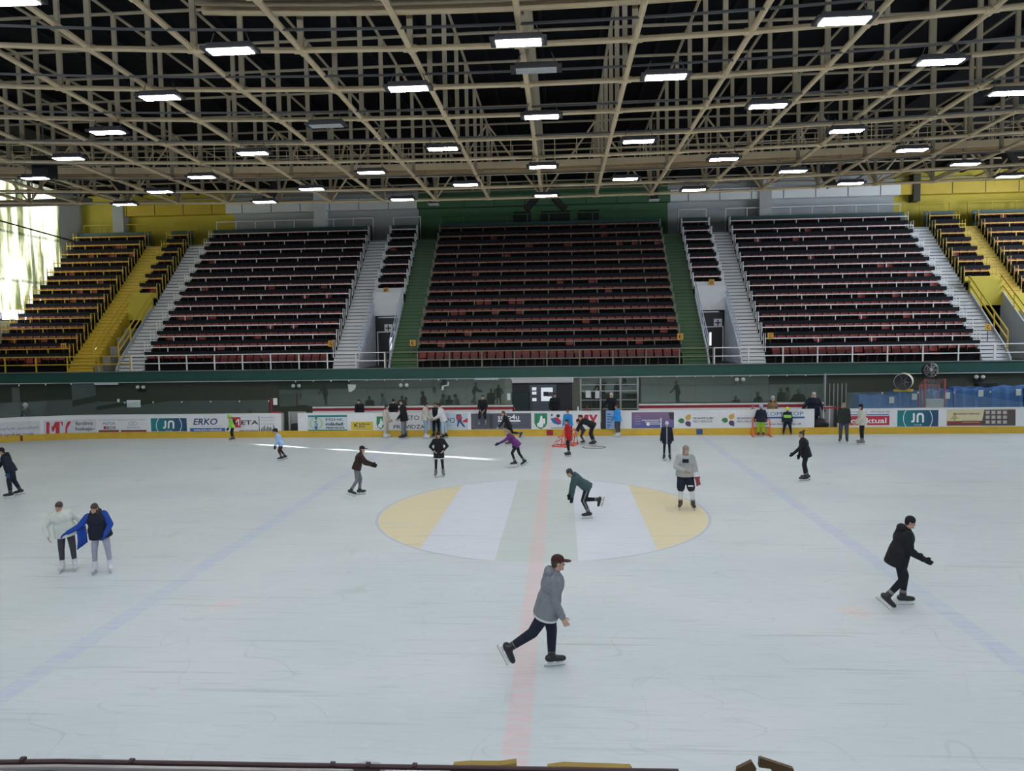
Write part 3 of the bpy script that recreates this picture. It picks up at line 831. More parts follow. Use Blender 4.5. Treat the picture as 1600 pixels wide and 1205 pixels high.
GAPS = [(-34, -13.35), (-12.5, 2.45), (3.2, 12.5), (13.6, 31)]
names = ['white rink boards in the far left corner', 'white rink boards in front of the left bench and the doorway', 'white rink boards in front of the right bench', 'white rink boards from the right-hand gate to the right edge']
for (a, c), nm in zip(GAPS, names):
    run('dasher_board', a, c, .33, 1.17, -.12, 0, M_board, nm, 'rink boards')
    run('board_cap', a, c, 1.17, 1.21, -.14, .015, M_white, 'pale cap rail, '+nm, 'cap rail')
kick = run('kick_plate', -34, 31, 0, .33, -.12, .012, M_kick, 'yellow kick plate along the foot of the far boards', 'kick plate')
for x, mm, w in ((0, mat('mark_red', (.33, .02, .03), .5), .16), (-7.15, mat('mark_blue', (.03, .09, .22), .5), .15), (7.15, MATS['mark_blue'], .15), (-26.4, mat('mark_brown', (.12, .03, .02), .5), .05)):
    run('line_mark', x-w, x+w, .03, .30, .012, .018, mm, parent=kick)


def bxz(x, y):
    p = onY(x, y, YB); X_ = p.x if p.x > XC else XC+(p.x-XC)*.86
    return X_, p.z


def advert(x0, y0, x1, y1, mm, label, shade=None):
    xm, ym = (x0+x1)/2, (y0+y1)/2
    a, _ = bxz(x0, ym); c, _ = bxz(x1, ym); _, z1 = bxz(xm, y0); _, z0 = bxz(xm, y1)
    z0 = max(z0, .345); z1 = min(z1, 1.165)
    e = empty('advert_panel', (*bend((a+c)/2), z0), label, 'advert panel', 'advert panels on the far boards'); o = V(e.location)
    pnl = run('panel_sheet', a, c, z0, z1, .002, .0065, mm); pnl.data.transform(Matrix.Translation(-o)); pnl.parent = e
    e['_x'] = 0
    del e['_x']
    return e


def P_(e, x0, y0, x1, y1, mm, name='block', off=.0095):
    xm, ym = (x0+x1)/2, (y0+y1)/2
    a, _ = bxz(x0, ym); c, _ = bxz(x1, ym); _, z1 = bxz(xm, y0); _, z0 = bxz(xm, y1)
    b_ = run(name, a, c, z0, z1, .005, off, mm); b_.data.transform(Matrix.Translation(-V(e.location))); b_.parent = e
    return b_


def T_(e, s, x0, y0, x1, y1, mm, bold=.01, shear=0., off=.0125):
    if 'M' in s or 'W' in s: bold = 0.
    xm, ym = (x0+x1)/2, (y0+y1)/2
    a, _ = bxz(x0, ym); c, _ = bxz(x1, ym); _, z1 = bxz(xm, y0); _, z0 = bxz(xm, y1)
    text(e, s, a, z0, c, z1, mm, off, 'lettering', bold, shear, True)


def shape(e, pts, mm, name='emblem', off=.0105, smooth=False):
    """polygon given as pixel corners on the boards"""
    poly = []
    for q in pts:
        X_, z = bxz(*q); poly.append((*bend(X_, off), z))
    o = V(e.location); poly = [V(p)-o for p in poly]; n = len(poly)
    back = [p+V((0, .006, 0)) for p in poly]
    return MB().add(poly+back, [tuple(range(n)), tuple(range(n, 2*n))[::-1]]+[(k, (k+1) % n, n+(k+1) % n, n+k) for k in range(n)]).build(name, mm, e)


def circ(cx, cy, rx, ry, n=20, a0=0, a1=2*PI): return [(cx+rx*math.cos(a0+(a1-a0)*k/n), cy-ry*math.sin(a0+(a1-a0)*k/n)) for k in range(n)]
def arc(cx, cy, rx, ry, a0, a1, w, n=14):
    o = [(cx+rx*math.cos(a0+(a1-a0)*k/n), cy-ry*math.sin(a0+(a1-a0)*k/n)) for k in range(n+1)]
    return o+[(cx+(rx-w)*math.cos(a0+(a1-a0)*k/n), cy-(ry-w)*math.sin(a0+(a1-a0)*k/n)) for k in range(n, -1, -1)]


A_pale = mat('advert_pale', (.62, .62, .66), .5)
A_white = mat('advert_white', (.72, .73, .75), .5)
I_dark = mat('ink_dark', (.035, .035, .05), .5, 0, 0)
I_red = mat('ink_red', (.50, .03, .05), .5, 0, 0)
I_blue = mat('ink_blue', (.03, .13, .38), .5, 0, 0)
I_navy = mat('ink_navy', (.03, .06, .16), .5, 0, 0)
I_white = mat('ink_white', (.85, .87, .88), .5, 0, 0)
I_grey = mat('ink_grey', (.28, .28, .32), .5, 0, 0)
I_green = mat('ink_green', (.02, .22, .10), .5, 0, 0)
I_brown = mat('ink_brown', (.22, .05, .05), .5, 0, 0)
I_yel = mat('ink_yellow', (.72, .58, .05), .5, 0, 0)
I_teal = mat('ink_teal', (.015, .19, .22), .5, 0, 0)


def grad(name, c0, c1, axis='X', lo=-1., hi=1.):
    m = D.materials.new(name); m.use_nodes = True; nt = m.node_tree; b = nt.nodes['Principled BSDF']; X = NX(nt)
    tc = nt.nodes.new('ShaderNodeTexCoord'); s = nt.nodes.new('ShaderNodeSeparateXYZ'); nt.links.new(tc.outputs['Generated'], s.inputs[0])
    nt.links.new(X.mix(X.step(s.outputs[axis], 0, 1), c0, c1), b.inputs['Base Color']); b.inputs['Roughness'].default_value = .5
    return m


def my_logo(e, x0, y0, x1, y1):
    w, h = x1-x0, y1-y0; q = lambda p: [(x0+w*a, y0+h*b_) for a, b_ in p]
    shape(e, q([(0, 0), (.17, 0), (.26, .42), (.35, 0), (.53, 0), (.53, 1), (.37, 1), (.37, .45), (.29, .85), (.23, .85), (.15, .45), (.15, 1), (0, 1)]), I_red, 'letter_m')
    shape(e, q([(.55, 0), (.70, 0), (.78, .38), (.86, 0), (1., 0), (.84, .62), (.84, 1), (.70, 1), (.70, .62)]), I_red, 'letter_y')


# left corner
e = advert(-30, 656, 57, 682, A_pale, 'pale advert with slanted dark words about wooden floors in the corner')
T_(e, 'drevených podláh', -28, 664, 55, 669, I_grey, .012, .25); T_(e, 'www.bkparket.com', -28, 673, 47, 679, I_dark, .014, .25)
e = advert(62, 655, 147, 680, A_pale, 'pale advert with big red MY and the words fandíme hokeju')
my_logo(e, 66, 658, 105, 676); T_(e, 'fandíme', 112, 658, 141, 664, I_dark, .01); T_(e, 'hokeju-', 112.5, 667, 144, 674, I_dark, .02)
e = advert(149, 653, 231, 677, A_white, 'white advert reading MOTOR BOX with two red bars')
T_(e, 'AUTORIZOVANÝ PREDAJCA A SERVIS VOZIDIEL', 151, 655, 228, 657.5, I_grey, .005)
T_(e, 'MOTOR', 159, 660, 180, 664, I_dark, .02); T_(e, 'BOX', 165, 666, 181.5, 671, I_dark, .02); P_(e, 159.5, 666, 164, 671, I_red, 'red_square')
shape(e, arc(208, 662, 7, 3.2, 0, 2*PI-.01, .8, 20), I_grey); T_(e, 'H', 205.5, 660.3, 210.5, 663.7, I_grey, .01, .4); T_(e, 'HYUNDAI', 199, 667, 218, 669.5, I_grey, .02)
P_(e, 151, 672, 186, 676, I_brown, 'red_bar'); P_(e, 189, 672, 229, 675.5, I_brown, 'red_bar')


def jn(x0, y0, x1, y1, flip, label):
    e = advert(x0, y0, x1, y1, grad('jn_teal_'+('a' if flip else 'b'), (.012, .20, .22), (.02, .07, .15)), label)
    w = x1-x0; h = y1-y0; cx = x0+w*.5
    for s_ in (0, 1):
        if flip == 0 and s_ == 0 or flip == 1 or True:
            a0 = PI-.62 if s_ == 0 else -.62
            shape(e, arc(cx, y0+h*.5, w*.36, h*.83, a0, a0+1.24, .9), I_white, 'arc_line')
    lx = cx-w*.12
    shape(e, [(lx, y0+h*.18), (lx+w*.045, y0+h*.18), (lx+w*.045, y0+h*.62), (lx+w*.02, y0+h*.72), (lx-w*.04, y0+h*.72), (lx-w*.04, y0+h*.62), (lx, y0+h*.6)], I_white, 'letter_j')
    shape(e, [(lx+w*.09, y0+h*.72), (lx+w*.09, y0+h*.3), (lx+w*.13, y0+h*.17), (lx+w*.23, y0+h*.17), (lx+w*.27, y0+h*.3), (lx+w*.27, y0+h*.72), (lx+w*.225, y0+h*.72), (lx+w*.225, y0+h*.36), (lx+w*.2, y0+h*.27), (lx+w*.16, y0+h*.27), (lx+w*.135, y0+h*.36), (lx+w*.135, y0+h*.72)], I_white, 'letter_n')
    T_(e, 'CLUB', cx-w*.09, y0+h*.83, cx+w*.09, y0+h*.90, I_white, 0.)
    return e


jn(236, 653.5, 292, 676, 0, 'teal advert with rounded white JN letters beside the MOTOR BOX advert')
e = advert(295, 650, 353, 676, A_white, 'white advert reading ERKO above a blue web address bar')
T_(e, 'ERKO', 302, 654, 340, 664, I_navy, .02, .2); T_(e, 'reklamná agentúra', 322, 665, 348, 667, I_grey, 0., .2); P_(e, 297, 669, 352, 674.5, I_blue, 'blue_bar'); T_(e, 'www.erko-reklama.sk', 303, 670, 347, 673.3, I_white, .01)
shape(e, arc(318, 660, 5, 7, .3, 5.2, .7), I_grey)
e = advert(354, 649, 405, 676, A_white, 'white advert reading META with a red square')
P_(e, 360, 652, 376, 668, I_red, 'red_square'); T_(e, 'M', 362, 655, 374, 665, I_white, .02); T_(e, 'ETA', 377, 657, 404, 663.5, I_dark, .025); T_(e, 'www.click-mitava.sk', 374, 671, 404, 674.5, I_dark, .01, .2)
e = advert(406, 649, 432, 675, A_white, 'narrow white advert with faint lines and a small bar skyline')
for k, s_ in enumerate(('Vaša stavebná', 'firma na rýchle', 'montáže')): T_(e, s_, 408, 651+5*k, 428, 653.5+5*k, I_grey, 0.)
for k, h in enumerate((4, 7, 9, 5, 8, 6, 7, 4, 9)): P_(e, 408+2.4*k, 674-h, 409.5+2.4*k, 674, I_dark, 'skyline_bar')
P_(e, 404.6, 650, 405.6, 675, I_dark, 'edge_line')
# left bench front
e = advert(481, 649, 543, 673.5, grad('club_pale', (.50, .62, .66), (.62, .68, .72)), 'pale blue advert with wreath crest and MŠHK mládež Prievidza')
P_(e, 481.5, 649, 542.5, 652, I_teal, 'top_band'); P_(e, 481.5, 671.5, 542.5, 673.3, I_green, 'bottom_band')
shape(e, arc(494, 661.5, 10, 9.5, 1.9, 4.3, 1.6), mat('wreath', (.45, .5, .12), .5), 'wreath'); shape(e, arc(494, 661.5, 10, 9.5, -1.2, 1.2, 1.6), MATS['wreath'], 'wreath')
shape(e, [(491.5, 666), (496.5, 666), (496, 671), (492, 671)], I_blue, 'shield'); shape(e, [(492, 651), (496, 651), (495, 656), (493, 656)], I_green, 'ribbon'); T_(e, 'S', 491.5, 658, 496.5, 665, I_dark, .0)
T_(e, 'MšHK', 509, 653.5, 537, 658, I_dark, .03); T_(e, 'mládež', 509, 660, 537, 665, I_dark, .03); T_(e, 'PRIEVIDZA', 509.5, 667, 539, 670.2, I_dark, .03)
e = advert(548.5, 659, 583, 672.5, mat('ad_yellow', (.66, .52, .05), .5), 'small yellow advert of a bank with crossed emblem')
shape(e, [(553.5, 661.5), (559, 667), (558, 668), (552.5, 662.5)], I_dark); shape(e, [(559, 661.5), (553.5, 668), (552.5, 667), (558, 660.5)], I_dark)
T_(e, 'Raiffeisen', 561, 661, 578, 664, I_dark, .02); T_(e, 'BANK', 561, 665, 571, 668, I_dark, .02); P_(e, 553, 670, 579, 670.8, I_grey, 'line')


def shield(e, x0, y0, x1, y1):
    w, h = x1-x0, y1-y0
    q = [(x0, y0), (x1, y0), (x1, y0+h*.6), (x1-w*.14, y0+h*.83), ((x0+x1)/2, y1), (x0+w*.14, y0+h*.83), (x0, y0+h*.6)]
    shape(e, q, I_green, 'shield')
    s = lambda p: [(x0+w*a, y0+h*b_) for a, b_ in p]
    shape(e, s([(.46, .2), (.54, .12), (.62, .2), (.66, .42), (.72, .62), (.66, .86), (.5, .9), (.36, .84), (.34, .6), (.42, .42)]), I_white, 'figure', .0135)
    shape(e, s([(.66, .35), (.82, .3), (.86, .55), (.78, .72), (.7, .55)]), I_white, 'figure', .0135)
    shape(e, s([(.2, .66), (.34, .56), (.4, .84), (.26, .84)]), I_white, 'figure', .0135)


e = advert(586.5, 646, 604, 673, A_white, 'white panel with green town crest behind the woman in cream'); shield(e, 588.5, 651, 601, 671)
e = advert(611, 648, 670, 673, A_white, 'white advert reading MESTO PRIEVIDZA')
T_(e, 'MESTO', 622.5, 649.5, 655, 656.5, I_dark, .0); T_(e, 'PRIEVIDZA', 615, 664, 664, 670, I_dark, .01)
e = advert(672, 646, 731, 672, grad('ad_sky', (.42, .54, .68), (.50, .58, .66)), 'light blue advert with a hockey player and the letters PO')
T_(e, 'EXPO', 684, 653, 711, 661, I_dark, 0.); T_(e, 'hala a zimný štadión', 686, 664, 706, 666, I_blue, 0.)
shape(e, [(713, 648), (720, 647), (722, 653), (721, 658), (727, 667), (725, 668), (718, 660), (716, 667), (714, 667), (715, 658), (712.5, 653)], I_navy, 'player'); shape(e, [(713.5, 650), (721, 649), (721, 655), (715, 656)], I_red, 'player_shirt', .0135)
shape(e, [(722, 658), (731, 653), (731, 660), (724, 660)], I_red, 'flag')
e = advert(736, 646, 830, 672, mat('ad_slate', (.085, .09, .125), .45), 'dark slate advert reading solo4u behind the seated man')
T_(e, 'solo4u', 778, 647.5, 811, 655.5, I_white, .01); P_(e, 778, 656.5, 813, 659, I_white, 'white_bar'); T_(e, 'penzión  reštaurácia', 778, 660.5, 810, 663, I_grey, 0.); T_(e, 'www.solo4u.sk   Prievidza', 742, 668.5, 826, 670.5, I_grey, .0)
P_(e, 765, 648, 770, 671, mat('ad_dark', (.05, .045, .05), .5), 'dark_stripe')  # darker upright stripe on the slate sheet
e = advert(833, 643.5, 857, 672, A_white, 'white panel with large green crest left of the red line'); shield(e, 835, 646, 855, 671)
e = advert(858, 643.5, 897, 672, A_white, 'white panel with red and blue player emblem at the red line')
shape(e, [(860, 654), (866, 653), (872, 657), (878, 662), (872, 664), (864, 661)], I_blue, 'player'); shape(e, [(866, 652), (872, 653), (878, 659), (874, 661), (868, 657)], I_red, 'player_shirt', .0135)
shape(e, circ(872, 650, 3, 2.8), I_dark, 'helmet'); shape(e, [(860.5, 647), (864, 647), (863.5, 650), (862, 651), (861, 650)], I_blue, 'shield'); P_(e, 861, 668, 881, 669.5, I_grey, 'line')
e = advert(899, 643, 938, 672, A_white, 'white advert with big red MY behind the bending adult'); my_logo(e, 903, 648, 934, 663)
# right bench front
e = advert(987, 644, 1053, 669.5, grad('ad_dusk', (.10, .11, .30), (.22, .13, .24), 'Z'), 'purple dusk-coloured advert behind the girl in the white hat')
for k, (a, c, y) in enumerate(((1003, 1031, 656), (1008, 1030, 659), (1012, 1033, 662))): P_(e, a, y, c, y+1.1, I_white, 'white_line')
P_(e, 1032, 653, 1033.5, 668, I_white, 'white_line'); shape(e, circ(1012.5, 663, 2.6, 2.6), I_white, 'white_disc'); shape(e, [(1044, 645), (1053, 645), (1053, 656), (1047, 655)], I_dark, 'dark_corner')
for k in range(4): P_(e, 991, 650+4*k, 1001, 651+4*k, mat('ad_lilac', (.28, .28, .45), .5), 'text_line')


def leaves(e, x, y):
    s = lambda pts: [(x+a, y+b_) for a, b_ in pts]
    shape(e, s([(0, 9.5), (3, 6.5), (7, 5.5), (10, 8), (10.5, 11), (8, 13.5), (4, 13.5)]), mat('leaf_green', (.06, .20, .07), .5), 'leaf')
    shape(e, s([(20, -1), (20.5, 5), (18, 8.5), (14, 8.8), (11.5, 6), (12, 2.5), (15, .5)]), mat('leaf_gold', (.62, .36, .09), .5), 'leaf')
    shape(e, s([(20, 19), (20.5, 13), (18.5, 10.5), (14, 10), (11.5, 12.5), (12, 16), (15, 18.3)]), mat('leaf_plum', (.09, .06, .12), .5), 'leaf')


for x0, x1, lx, w in ((1054.5, 1120, 1059, 'left'), (1121.5, 1189, 1127, 'right')):
    y0 = 648 if w == 'left' else 647
    e = advert(x0, 643, x1, 669, A_white, '%s of two white adverts with green, gold and plum leaves' % w)
    leaves(e, lx, y0); T_(e, 'TECHNICKÉ SLUŽBY', lx+24, 651.6, lx+56, 655.2, I_dark, .025); T_(e, 'MESTA PRIEVIDZA', lx+24, 656.8, lx+54, 660.4, I_dark, .025)
e = advert(1190.5, 641, 1262, 668, A_white, 'white advert reading KOMATOP in blue behind the hi-vis child')
T_(e, 'KOMATOP', 1195, 643.5, 1255.5, 649.5, I_blue, .03); P_(e, 1197, 651.3, 1257, 654, I_blue, 'blue_bar'); T_(e, 'www.komatop.sk', 1195, 661, 1253, 664.5, I_navy, .02, .2)
# right end
e = advert(1312, 641, 1391, 667, A_white, 'white and red window-maker advert behind the couple')
T_(e, 'okná a dvere', 1319, 641.8, 1390, 645, I_grey, .01); P_(e, 1314, 647.3, 1389, 649, I_blue, 'blue_line'); P_(e, 1314, 650, 1389.5, 664.5, I_red, 'red_band'); T_(e, 'Slovaktual', 1318, 653, 1385, 661.5, I_white, .02)
jn(1402, 641, 1466, 667.5, 1, 'teal advert with rounded white JN letters between two white posts at the right')
e = advert(1479, 639.5, 1587, 665.5, mat('ad_cream', (.66, .60, .38), .5), 'cream and brown guesthouse advert with a building picture at the right edge')
P_(e, 1479.5, 658, 1537, 665, I_brown, 'brown_band'); T_(e, 'PENZIÓN ORION', 1489, 645, 1530, 648, I_brown, .03)
shape(e, [(1483, 656), (1489, 651), (1492, 644), (1494, 651), (1500, 655), (1494, 654), (1491, 660), (1489.5, 654.5)], mat('star_gold', (.45, .36, .15), .5), 'star')
for k in range(2): P_(e, 1503, 656+3.5*k, 1530, 657+3.5*k, mat('ad_tan', (.5, .36, .2), .5), 'text_line', .0135)
shape(e, [(1538, 640.5), (1586.5, 640), (1586.5, 665), (1533, 665)], mat('ad_photo', (.09, .07, .07), .5), 'picture')
for k in range(4):
    for q in range(3):
        P_(e, 1540+9*k, 642+7.5*q, 1546+9*k, 647+7.5*q, mat('ad_facade', (.48, .44, .40), .5), 'facade', .0135)

flush_text()
# ------------------------------------------------------------------ behind the far boards
tag(MB().box(-13.3, 2.4, 15.25, 16.9, -.02, .25).build('floor_bench', M_floor), 'raised floor of the left bench', 'floor', kind='structure')
tag(MB().box(3.25, 12.5, 15.25, 16.9, -.02, .25).build('floor_bench', M_floor), 'raised floor of the right bench', 'floor', kind='structure')


def rear(x0, x1, label):
    e = empty('bench_back_wall', ((x0+x1)/2, 17.0, 0), label, 'bench wall'); w = (x1-x0)/2
    MB().box(-w, w, -.05, .05, 0, 1.12).build('panel', M_board, e)
    MB().box(-w, w, -.06, .06, 1.12, 1.26).build('red_band', M_cap, e)
    MB().box(-w, w, -.07, .07, 1.26, 1.34).build('cap_rail', M_white, e)
    return e


rear(-12.4, -1.9, 'low white wall with red band at the back of the left bench')
rear(4.5, 13.6, 'low white wall with red band at the back of the right bench')
for x0, x1, nm in ((-12.0, -2.2, 'left'), (4.9, 12.2, 'right')):
    e = empty('players_bench', ((x0+x1)/2, 16.6, .25), 'long dark wooden bench inside the %s players box' % nm, 'bench'); w = (x1-x0)/2
    MB().box(-w, w, -.18, .18, .40, .44).build('seat', mat('bench_wood', (.10, .06, .04), .6), e)
    for q in (-w+.3, 0, w-.3): MB().box(q-.04, q+.04, -.15, .15, 0, .4).build('leg', M_black, e)


def glass(x0, x1, y, z0, z1, n, desc, bendy=False):
    for k in range(n):
        a = x0+(x1-x0)*k/n; c = x0+(x1-x0)*(k+1)/n
        lab = '%s clear panel from left, %s' % (ORD[k], desc)
        if bendy:
            pa, pc = bend(a, -y), bend(c, -y); pm = V(((pa[0]+pc[0])/2, (pa[1]+pc[1])/2, z0)); dv = V((pc[0]-pa[0], pc[1]-pa[1], 0)); L = dv.length; rz = math.atan2(dv.y, dv.x)
        else: pm = V(((a+c)/2, y, z0)); L = c-a; rz = 0
        e = empty('protective_screen', pm, lab, 'glass panel', 'panels of the '+desc, rz)
        MB().box(-L/2+.004, L/2-.004, -.006, .006, 0, z1-z0).build('pane', gl, e)
        MB().box(L/2-.035, L/2+.005, -.03, .014, z1-z0-.10, z1-z0-.02).build('clip', M_white, e)


glass(-14.2, -1.95, 17.02, 1.34, 2.74, 13, 'tall glass behind the left bench')
glass(4.6, 13.65, 17.02, 1.34, 2.76, 10, 'tall glass behind the right bench')
glass(-31., -22.9, .06, 1.21, 2.86, 7, 'tall glass in the far left corner', True)
glass(-22.9, -13.95, .06, 1.21, 1.88, 6, 'low glass between the corner and the left gate', True)
glass(14.0, 28.6, .06, 1.21, 2.0, 9, 'low glass right of the right-hand gate', True)
tag(MB().box(13.62, 13.70, 16.95, 17.1, 0, 2.78).build('screen_post', M_alu), 'bright metal post at the right end of the tall glass', 'post')
# red gate post at the left gap
e = empty('gate_frame', (-13.4, 15.2, 0), 'red-topped gate post with a white box beside the left gap in the boards', 'gate')
MB().box(-.55, .05, 0, .12, 1.21, 1.27).build('red_rail', M_cap, e); MB().tube([(-.5, .06, 1.2), (-.5, .06, 1.95)], .035, 6).build('red_post', M_cap, e)
MB().box(-.38, -.2, .02, .1, 1.62, 1.95).build('white_box', M_paper, e)
MB().box(.04, .12, -.02, .1, .33, 1.2).box(.3, .38, .2, .3, .33, 1.2).build('door_edge', M_alu, e)
tag(MB().box(-12.98, -12.55, 15.4, 15.9, 0.0, .62).build('black_crate', M_black), 'black crate standing in the left gap in the boards', 'crate')
tag(MB().box(-13.3, -12.4, 15.9, 16.0, 0, 1.2).build('gap_panel', mat('gap_grey', (.35, .36, .36), .7)), 'grey panel behind the left gap in the boards', 'panel')
# central doorway under the stand
M_dk = mat('dark_blue_grey', (.022, .025, .035), .6)
e = empty('door_3', (-.45, 20.38, 0), 'dark doorway with glazed door in the middle of the wall under the stand', 'door', kind='structure')
MB().box(-1.75, 1.65, 0, .1, 0, 2.4).build('dark_wall', M_dk, e)
MB().box(-.75, .75, -.06, 0, 0, 2.15).build('door_leaf', mat('door_grey', (.085, .095, .125), .5), e)
lp = emis('lit_glass', (.86, .95, 1.), .75)
for a, c, z0, z1 in ((-.60, -.36, 1.95, 2.12), (-.60, -.36, 1.72, 1.88), (-.60, -.36, 1.35, 1.52), (-.1, .25, 1.35, 2.1), (.25, .55, 1.85, 2.1), (.25, .5, 1.35, 1.6)):
    MB().box(a, c, -.072, -.06, z0-.12, z1-.12).build('pane', lp, e)
MB().box(.03, .30, -.09, -.072, 1.5, 1.75).build('notice', M_dk, e)
MB().box(-1.75, -.78, -.5, 0, 0, 1.75).build('cabinet', mat('dark_teal', (.012, .03, .035), .5), e)
e = empty('roller_shutter', (-.45, 20.34, 2.26), 'white ribbed roller shutter box over the middle doorway', 'shutter box')
MB().box(-1.7, 1.7, -.15, .15, 0, .30).build('box', M_white, e)
g = MB()
for k in range(4): g.box(-1.65, 1.65, -.165, -.15, .04+.065*k, .06+.065*k)
g.build('rib', M_alu, e)
for s_, x in ((0, -2.35), (1, 1.4)): tag(MB().box(x-.22, x+.2, 20.3, 20.6, 0, 2.56).build('pillar', mat('olive_pillar', (.13, .125, .10), .7)), ('left' if s_ == 0 else 'right')+' olive pillar beside the middle doorway', 'pillar', kind='structure')
# aluminium glazed screen
e = empty('glazed_screen', (3.2, 20.42, 0), 'aluminium-framed glazed screen right of the middle doorway', 'screen')
for q in (-1.55, -.45, .65, 1.6): MB().box(q-.05, q+.05, -.05, .05, 0, 2.5).build('mullion', M_alu, e)
for q in (.75, 1.25, 1.75, 2.1, 2.48): MB().box(-1.55, 1.6, -.03, .03, q-.025, q+.025).build('transom', M_alu, e)
MB().box(-1.5, 1.58, -.006, .006, .05, 2.45).build('pane', gl, e)
MB().box(-.75, -.45, -.05, -.035, 1.35, 1.75).build('notice', M_paper, e)
# twin wall lamps
for i, (px_, py_, w) in enumerate(((220, 606, 'far left'), (463, 604, 'at the left gap'), (631, 603, 'behind the left bench'), (1156, 594, 'behind the right bench'), (1530, 590, 'above the blue mats at the right'))):
    p = onY(px_, py_, 20.37)
    e = empty('twin_wall_lamp', p, 'pair of round white lamps on the green wall, '+w, 'wall lamp', 'twin lamps on the wall under the stand')
    MB().box(-.22, .22, .02, .12, -.22, .0).build('base', M_black, e)
    for s_ in (-.17, .17): MB().ell((s_, -.03, .03), (.11, 0, 0), (0, .11, 0), (0, 0, .11)).build('globe', mat('globe', (.8, .82, .78), .4), e, True)
for px_, py_, Y, w, h, lab in ((209, 631, 15.2, .72, .36, 'white paper notice on the glass left of the teal JN advert'), (185, 626, 15.2, .12, .16, 'small white sticker at the end of the tall corner glass'), (919, 616, 20.3, .28, .4, 'white paper on the glazed screen post'), (795, 620, 16.9, .17, .35, 'white notice at the right end of the left bench glass')):
    p = onY(px_, py_, Y); tag(MB().box(-w/2, w/2, -.01, 0, -h/2, h/2).build('notice_sign', M_paper, loc=p), lab, 'notice')
for px_, py_, lab in ((550, 606, 'curved left pale mark stuck on the tall glass behind the left bench'), (696, 603, 'angled pale mark stuck on the tall glass behind the left bench')):
    p = onY(px_, py_, 16.99)
    g = MB(); g.prism([(-.22, .18), (.22, .16), (.17, -.05), (-.02, -.2), (-.18, -.22)] if px_ < 600 else [(-.2, -.22), (-.2, .0), (.1, .06), (.1, .2), (.2, .2), (.18, .02), (-.08, -.05), (-.1, -.22)], (1, 0, 0), (0, 0, 1), (0, 0, 0), (0, .008, 0))
    tag(g.build('glass_sticker', mat('sticker', (.5, .56, .52), .6), loc=p), lab, 'sticker')
for px0, px1, py_, lab in ((150, 185, 600, 'pale strip lamp above the far left corner glass'), (744, 779, 592, 'pale strip lamp above the left bench glass')):
    a, c = onY(px0, py_, 20.3), onY(px1, py_, 20.3)
    tag(MB().box(a.x, c.x, 20.2, 20.35, a.z-.06, a.z+.06).build('strip_lamp', M_white), lab, 'lamp')

# gate door with blue advert, swung open in the gap right of the bench front
e = empty('gate_door', (2.62, 15.05, .33), 'black-edged open gate door with a blue advert', 'gate')
MB().box(-.13, .08, -.06, .06, 0, .92).build('door_edge', M_black, e)
MB().prism([(.06, -.03), (.46, -.28), (.49, -.23), (.09, .02)], (1, 0, 0), (0, 1, 0), (0, 0, .02), (0, 0, .88)).build('door_panel', mat('ad_skyblue', (.30, .45, .70), .5), e)
for k, (z0, w) in enumerate(((.72, .2), (.6, .26), (.48, .16), (.34, .24), (.2, .2), (.1, .12))):
    a = V((.12, -.075, z0)); d_ = V((.4, -.25, 0)).normalized(); MB().obox(a+d_*(w/2+.03), d_*(w/2), (-.005, -.004, 0), (0, 0, .025)).build('lettering', I_blue, e)

# blue covered mats behind the right-hand glass
xs = [15.6, 17.5, 18.6, 20.2, 21.8, 23.6, 25.6]
for k in range(6):
    a, c = xs[k], xs[k+1]; h = (1.62, 1.78, 1.82, 1.92, 1.95, 1.95)[k]
    e = empty('covered_mat', ((a+c)/2, 18.2, 0), '%s stack from the left of mats under blue sheeting with a white tag' % ORD[k], 'mat stack', 'mat stacks under blue sheeting'); w = (c-a)/2-.02
    g = MB(); n = 8
    for q in range(n+1):
        t = -w+2*w*q/n; dz = .05*math.sin(q*1.7+k); dy = .05*math.sin(q*2.3+k*2)
        g.v += [(t, -.5+dy, 0), (t, -.52+dy, h*.55), (t, -.45+dy, h+dz), (t, .5, h+dz), (t, .5, 0)]
    for q in range(n):
        for i in range(5): b0 = q*5; g.f.append((b0+i, b0+(i+1) % 5, b0+5+(i+1) % 5, b0+5+i))
    g.f += [(0, 1, 2, 3, 4), tuple(n*5+i for i in range(5))]
    g.build('sheeting', M_blue, e)
    MB().box(w-.42, w-.18, -.56, -.545, h-.42, h-.1).build('tag', M_paper, e)
# heater drum
p = onY(1412, 597, 17.9)
e = empty('drum_heater', (p.x, 17.9, 1.78), 'yellow and white drum fan with black grille lying on blue mats', 'fan'); e.rotation_euler = (0, 0, -.5)
MB().lathe([(.40, -.42), (.42, -.40), (.42, .1)], (0, 0, .50), (0, 1, 0)).build('drum', M_white, e, True)
MB().lathe([(.425, .1), (.425, .45), (.38, .47), (0, .47)], (0, 0, .50), (0, 1, 0)).build('drum_rear', M_yel, e, True)
MB().lathe([(.40, -.40), (0, -.34)], (0, 0, .5), (0, 1, 0)).build('grille', M_black, e)
for k in range(6):
    a = k*PI/3; MB().obox((.19*math.cos(a), -.37, .5+.19*math.sin(a)), (.15*math.cos(a), 0, .15*math.sin(a)), (-.04*math.sin(a), .02, .04*math.cos(a)), (0, .004, 0)).build('blade', M_tray, e)
MB().box(-.42, .42, -.3, .35, .0, .1).build('cradle', M_yel, e)
p = onY(1453, 578, 18.4)
e = empty('round_fan', (p.x, 18.4, 1.85), 'black round fan on a stand behind the red goal frame', 'fan')
zc = p.z-1.85
MB().lathe([(.36, -.12), (.38, -.08), (.38, .1), (.3, .16), (0, .18)], (0, 0, zc), (0, 1, 0)).build('housing', mat('fan_black', (.03, .03, .03), .4), e, True)
g = MB()
for r in (.1, .2, .3, .36): g.tube([(r*math.cos(a*PI/10), -.12, zc+r*math.sin(a*PI/10)) for a in range(21)], .008, 5)
